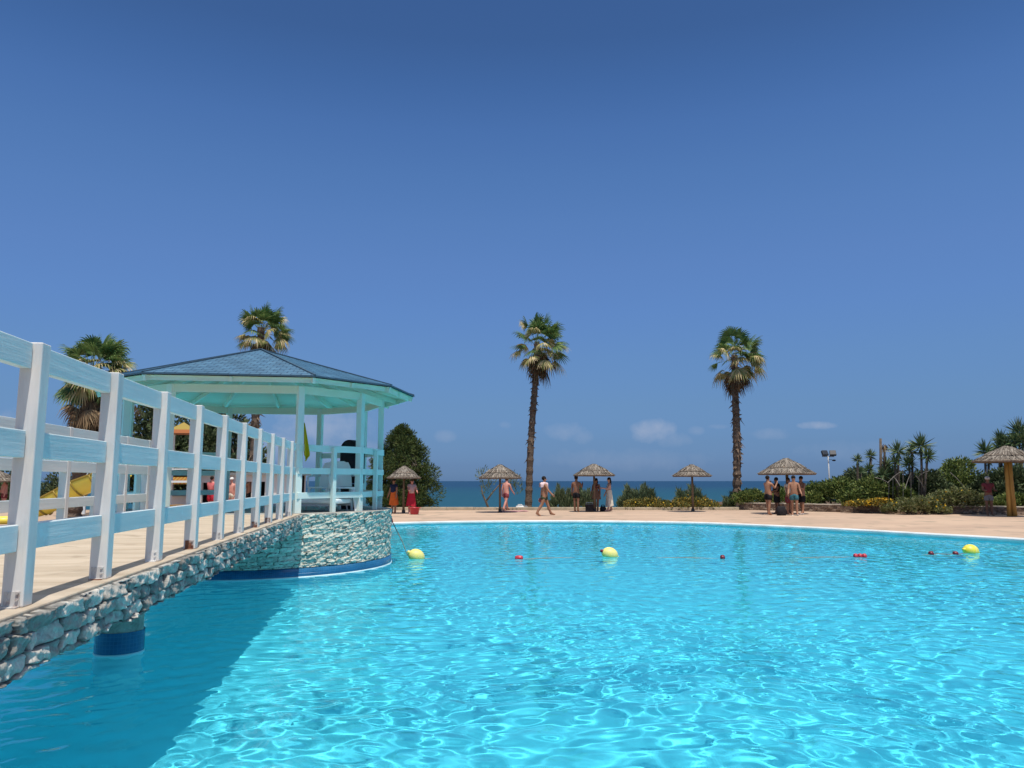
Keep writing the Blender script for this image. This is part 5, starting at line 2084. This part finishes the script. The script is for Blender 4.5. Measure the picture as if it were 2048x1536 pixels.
# people beyond the bridge
person(421, 1024, 'person in a red T-shirt seen between the bridge posts', 'pink', 'dark', -20, 1.72, wear=(('shirt', C_['coral']), ('shorts', C_['red'])), arms=((20, 12, 50), (10, 14, 20)), stout=1.2)
person(461, 1022, 'bare-shouldered person with a white cap seen between the bridge posts', 'pink', 'brown', 170, 1.66, wear=(('trunks', C_['cream']),), hat=C_['white'], stout=1.1)
person(497, 1021, 'person in dark trunks by the pale kiosk, seen between the bridge posts', 'tan', 'dark', 60, 1.72, wear=(('trunks', C_['black']),))
person(545, 1021, 'person in a maroon shirt seen through the last bridge rails before the gazebo', 'tan', 'dark', 190, 1.70, wear=(('shirt', C_['maroon']), ('shorts', C_['black'])))
person(6, 1022, 'reddish-tanned person standing under the umbrella at the far end of the deck', 'pink', 'dark', 150, 1.66, wear=(('trunks', C_['maroon']),))


# ------------------------------------------------------------------ belongings on the deck
def bag(px, py, m, label, w=.42, h=.40, d=.26, name='beach_bag', cat='bag'):
    p = G(px, py)
    root = empty(name, p, R(random.uniform(-20, 20)), label, cat)
    b = MB()
    vs, fs = [], []
    lv = ((0, .92), (.06, 1.0), (.55, 1.04), (.9, .86), (1.0, .66))
    n = 16
    for (t, s) in lv:
        for i in range(n):
            a = 2 * math.pi * i / n
            ca, sa = math.cos(a), math.sin(a)
            q = (abs(ca) ** 4 + abs(sa) ** 4) ** -.25
            vs.append((ca * q * w / 2 * s * (1 + .03 * math.sin(3 * a + t * 5)), sa * q * d / 2 * s, t * h))
    for j in range(len(lv) - 1):
        for i in range(n):
            i2 = (i + 1) % n
            fs.append((j * n + i, j * n + i2, (j + 1) * n + i2, (j + 1) * n + i))
    fs.append(tuple(range(n - 1, -1, -1)))
    fs.append(tuple((len(lv) - 1) * n + i for i in range(n)))
    b.add(vs, fs).build('body', m, root, True)
    for s in (-1, 1):
        MB().tube([(-w * .25, s * d * .3, h * .93), (-w * .2, s * d * .25, h * 1.25), (w * .2, s * d * .25, h * 1.25), (w * .25, s * d * .3, h * .93)], .016, 6).build('strap', m, root, True)
    return root


cb = empty('cool_box', G(1179, 1024), R(6), 'black hard cool box on the deck between two bathers', 'cool box')
MB().box((0, 0, .17), (.36, .28, .34)).build('box', M['black_fabric'], cb, bevel=.02)
MB().box((0, 0, .37), (.38, .30, .055)).build('lid', M['lamp_dark'], cb, bevel=.015)
MB().tube([(-.17, 0, .36), (-.16, 0, .46), (.16, 0, .46), (.17, 0, .36)], .014, 6).build('handle', M['grey_metal'], cb, True)
bag(1206, 1023, M['black_fabric'], 'small black bag at the feet of the person in the cream wrap', .30, .26)
bag(1563, 1031, M['black_fabric'], 'black rucksack on the ground under the widest umbrella', .40, .42)
bag(1008 + 32, 1019.5, C_['white'], 'white beach bag near the kerb beside the curving palm', .45, .22)
bag(1050, 1019.2, C_['grey'], 'grey bag next to the white beach bag', .35, .18)

tb = empty('red_tub', G(829, 1029), 0, 'round red plastic tub on the deck in front of the person in a red skirt', 'tub')
MB().lathe([(.0, .0), (.17, .0), (.185, .02), (.235, .30), (.255, .31), (.25, .325), (.225, .315), (.18, .05), (.0, .04)], 28).build('bowl', M['red_plastic'], tb, True)
for s in (-1, 1):
    MB().tube([(s * .24, -.06, .30), (s * .29, -.04, .31), (s * .29, .04, .31), (s * .24, .06, .30)], .014, 6).build('handle', M['red_plastic'], tb, True)

tw = empty('beach_towel', G(1026, 1023), R(15), 'rumpled pale pink towel spread on the deck by the second umbrella', 'towel')
g_ = np.random.default_rng(2)
V, F = [], []
for j in range(9):
    for i in range(17):
        x, y = (i / 16 - .5) * 1.5, (j / 8 - .5) * .7
        V.append((x, y, .012 + .025 * abs(math.sin(x * 6 + y * 3)) * (.4 + .6 * g_.random())))
for j in range(8):
    for i in range(16):
        a = j * 17 + i
        F.append((a, a + 1, a + 18, a + 17))
arr_mesh('cloth', V, F, C_['pink'], tw, True)
for i, (px, py) in enumerate(((1004, 1022.5),)):
    sd = empty('sandals', G(px, py), R(30), 'pair of dark sandals left at the second umbrella pole', 'sandals')
    for s in (-1, 1):
        sm = MB()
        sm.tube([(s * .07, -.12, .015), (s * .07, 0, .018), (s * .075, .12, .015)], [.035, .045, .04], 8, squash=.35)
        sm.tube([(s * .07 - .045, .03, .015), (s * .07, .05, .055), (s * .07 + .045, .03, .015)], .012, 6)
        sm.build('sandal', M['black_fabric'], sd, True)

# the ball the walking person carries
hp = pcP['palmL']
ob = MB().ball((0, 0, 0), .12, 16)
bl = empty('striped_ball', hp + Vector((0.0, -.05, -.13)), 0, 'small dark red ball held low by the stout walking person', 'ball')
ob.build('ball_skin', C_['maroon'], bl, True)
pn = MB()
for k in range(6):
    a = k * math.pi / 3
    pn.tube([(math.cos(a) * .121 * math.sin(t), math.sin(a) * .121 * math.sin(t), .121 * math.cos(t)) for t in np.linspace(.3, 2.84, 9)], .006, 5)
pn.build('panel_seams', C_['white'], bl, True)


# ------------------------------------------------------------------ play area and kiosk beyond the bridge
def slide():
    y = 27.5
    root = empty('water_slide', on_z(150, 1030, DECK), 0, 'yellow open-channel water slide descending behind the footbridge', 'water slide')
    o = root.location
    path = [on_y(px, py, y) - o for px, py in ((60, 1034), (95, 1025), (135, 1004), (166, 987), (202, 974), (255, 952))]
    n = 14
    for si, (p0, p1) in enumerate(zip(path[:-1], path[1:])):
        vs, fs = [], []
        d = (p1 - p0).normalized()
        sx = Vector((0, 1, 0))
        uz = sx.cross(d).normalized()
        if uz.z < 0:
            uz = -uz
        for p in (p0 - d * .02, p1 + d * .02):
            for rr in (.52, .485):
                for k in range(n + 1):
                    t = math.pi + math.pi * k / n
                    vs.append(p + sx * math.cos(t) * rr + uz * (math.sin(t) * rr + .45))
        m = n + 1
        for k in range(n):
            fs += [(k, k + 1, 2 * m + k + 1, 2 * m + k), (m + k + 1, m + k, 3 * m + k, 3 * m + k + 1)]
        fs += [(0, 2 * m, 3 * m, m), (n, m + n, 3 * m + n, 2 * m + n)]
        ch = MB().add(vs, fs)
        chn = ch.build('channel', M['yellow_plastic'], root, True)
        fl = MB()
        for s in (-1, 1):
            fl.bar(p0 + sx * s * .51 + uz * .46, p1 + sx * s * .51 + uz * .46, .07, .05)
        fl.build('rim', M['roof_yellow'], chn)  # darker ochre, the rim's shadow line painted into the strip
    for i in range(1, len(path) - 1):        # bolted flanges between the slide segments
        p, d = path[i], (path[i + 1] - path[i - 1]).normalized()
        uz = Vector((0, 1, 0)).cross(d)
        uz = uz if uz.z > 0 else -uz
        fg = MB().tube([p + Vector((0, 1, 0)) * math.cos(t) * .545 + uz * (math.sin(t) * .545 + .45) for t in np.linspace(math.pi, 2 * math.pi, 15)], .03, 6)
        fg.build('flange', M['roof_yellow'], root, True)
    for i in (2, 4):
        p = path[i]
        MB().tube([(p.x, 0, -.05), (p.x, 0, p.z)], .07, 10).build('support', M['tower_post'], root, True)
    q = on_y(172, 1030, y + .4) - o
    MB().box((q.x, .6, .22), (.95, .7, .44)).build('landing_block', M['tower_brown'], root, bevel=.02)
    q = on_y(86, 1030, y - .2) - o
    MB().box((q.x, -.3, .16), (.32, .5, .32)).build('landing_block', M['roof_yellow'], root, bevel=.02)


slide()


def play_tower(pxc, y, w, pye, pyt, label, panels=True):
    c = on_z(pxc, 1030, DECK)
    c = Vector((ray(pxc, 1000).x / ray(pxc, 1000).y * y, y, DECK))
    root = empty('play_tower', c, R(10), label, 'play tower', 'play towers with coloured roofs')
    ze, zt = on_y(pxc, pye, y).z - DECK, on_y(pxc, pyt, y).z - DECK
    h = w / 2
    for sx in (-1, 1):
        for sy in (-1, 1):
            MB().box((sx * h * .85, sy * h * .85, ze / 2), (.12, .12, ze)).build('post', M['tower_post'], root)
    for k, m in enumerate((M['roof_orange'], M['roof_yellow'])):
        r0, r1 = (h * 1.18, h * .78) if k == 0 else (h * .86, .02)
        z0, z1 = (ze, ze + (zt - ze) * .34) if k == 0 else (ze + (zt - ze) * .27, zt)
        vs = [(sx * r0, sy * r0, z0) for sx, sy in ((-1, -1), (1, -1), (1, 1), (-1, 1))] + [(sx * r1, sy * r1, z1) for sx, sy in ((-1, -1), (1, -1), (1, 1), (-1, 1))]
        MB().add(vs, [(0, 1, 5, 4), (1, 2, 6, 5), (2, 3, 7, 6), (3, 0, 4, 7), (3, 2, 1, 0), (4, 5, 6, 7)]).build('roof', m, root)
    MB().box((0, 0, 1.5), (w * .95, w * .95, .10)).build('platform', M['tower_post'], root)
    if panels:
        MB().box((-h * .3, -h * .9, .95), (h * .32, .05, 1.0)).build('panel', M['yellow_plastic'], root, bevel=.01)
        MB().box((h * .45, -h * .9, 1.0), (h * .5, .05, .95)).build('panel', M['tower_brown'], root, bevel=.01)
    for z in (2.1, 2.5):
        MB().bar((-h * .8, -h * .85, z), (h * .8, -h * .85, z), .05, .06).build('guard_rail', M['tower_post'], root)
    return root


play_tower(208, 37, 1.5, 868, 845, 'play tower with yellow roof peak between the shaggy palm and the next tree')
play_tower(360, 38, 1.4, 868, 845, 'play tower with yellow over orange roof in front of the dark tree', False)
cr_ = empty('toy_crate', on_z(283, 1026, DECK), R(5), 'orange crate on the ground by the play tower', 'crate')
mb = MB()
for sx in (-1, 1):
    mb.box((sx * .26, 0, .17), (.03, .38, .34))
    mb.box((0, sx * .175, .10), (.49, .03, .14))
    mb.box((0, sx * .175, .27), (.49, .03, .10))
mb.box((0, 0, .015), (.48, .31, .03))
mb.build('crate_body', M['orange_plastic'], cr_)
bl2 = on_z(245, 1024, DECK)
bb = empty('beach_ball', (bl2.x, bl2.y, DECK + .2), 0, 'large tan ball on the ground beside the orange crate', 'ball')
MB().ball((0, 0, 0), .2, 20).build('ball_skin', M['ball_tan'], bb, True)
vt = MB().lathe([(.0, .19), (.02, .195), (.02, .21), (.0, .212)], 10)
vt.build('valve', M['lamp_dark'], bb)
rf = on_z(8, 1047, DECK)
ft = empty('inflatable_ring', (rf.x, rf.y, DECK + .12), 0, 'bright yellow inflatable ring lying at the pool edge beyond the bridge', 'inflatable')
tor = []
vs, fs = [], []
for i in range(28):
    a = 2 * math.pi * i / 28
    for j in range(12):
        b_ = 2 * math.pi * j / 12
        r_ = .42 + .13 * math.cos(b_)
        vs.append((r_ * math.cos(a), r_ * math.sin(a), .13 * math.sin(b_)))
for i in range(28):
    for j in range(12):
        fs.append((i * 12 + j, ((i + 1) % 28) * 12 + j, ((i + 1) % 28) * 12 + (j + 1) % 12, i * 12 + (j + 1) % 12))
MB().add(vs, fs).build('tube', M['yellow_plastic'], ft, True)
MB().tube([(.42, 0, .125), (.42, 0, .16)], .012, 8).build('valve', M['white_plastic'], ft)


def kiosk():
    y = 40.6
    a, b = on_y(336, 1000, y), on_y(585, 1000, y)
    z0 = -.1
    root = empty('beach_kiosk', ((a.x + b.x) / 2, y, z0), 0, 'low pale beach kiosk with dark openings and a striped awning', 'kiosk')
    w = b.x - a.x
    h = on_y(400, 950, y).z - z0
    o = root.location
    X = lambda px: on_y(px, 1000, y).x - o.x
    ops = [(345, 380, .95, h - .3), (404, 418, .1, h - .4), (430, 446, .9, h - .5), (492, 503, .1, h - .35), (520, 530, .1, h - .35), (556, 566, .1, h - .35)]
    cols = [X(336)] + [v for p in ops for v in (X(p[0]), X(p[1]))] + [X(585)]
    wl_ = MB()
    for i in range(0, len(cols), 2):
        wl_.box(((cols[i] + cols[i + 1]) / 2, 0, h / 2), (cols[i + 1] - cols[i], .2, h))
    for p in ops:
        x0, x1 = X(p[0]), X(p[1])
        wl_.box(((x0 + x1) / 2, 0, (p[3] + h) / 2), (x1 - x0, .196, h - p[3]))
        if p[2] > .3:
            wl_.box(((x0 + x1) / 2, 0, p[2] / 2), (x1 - x0, .196, p[2]))
    wl_.box((0, 2.4, h / 2), (w, .2, h))
    wl_.build('wall', M['kiosk_wall'], root)
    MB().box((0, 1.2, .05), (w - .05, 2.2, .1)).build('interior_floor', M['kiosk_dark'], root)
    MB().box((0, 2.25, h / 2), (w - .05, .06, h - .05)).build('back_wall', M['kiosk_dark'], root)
    MB().box((0, 1.15, h + .06), (w + .5, 3.1, .13)).build('roof', M['kiosk_grey'], root)
    x0, x1 = X(340), X(384)
    MB().box(((x0 + x1) / 2, -.22, 1.0), (x1 - x0, .4, .07)).build('counter', M['kiosk_grey'], root)
    n = 12
    aw = MB()
    for k in range(n):
        xa, xb = x0 + (x1 - x0) * k / n, x0 + (x1 - x0) * (k + 1) / n
        for (ya, za, yb, zb) in ((-.1, h + .0, -.75, h - .28), (-.75, h - .28, -.76, h - .46)):
            q = [(xa, ya, za), (xb, ya, za), (xb, yb, zb), (xa, yb, zb)]
            q2 = [(x_, y_ + .01, z_ - .02) for x_, y_, z_ in q]
            aw.add(q + q2, [(3, 2, 1, 0), (4, 5, 6, 7), (0, 1, 5, 4), (2, 3, 7, 6)], k % 2)
    aw.build('awning', [M['roof_orange'], M['roof_yellow']], root)


kiosk()
shrub(85, 150, 940, 1010, 40.5, 'tall dark shrub behind the slide, beside the shaggy palm', 91, M['leaf_dark'], 3000, .22, .07, 'mound', z0=-.1, group='shrubs beyond the bridge', depth=1.4)
shrub(-60, 60, 948, 1012, 42.5, 'long dark shrub at the far end of the deck behind the umbrella', 92, M['leaf_dark'], 5000, .22, .07, 'mound', z0=-.1, group='shrubs beyond the bridge', depth=1.4)
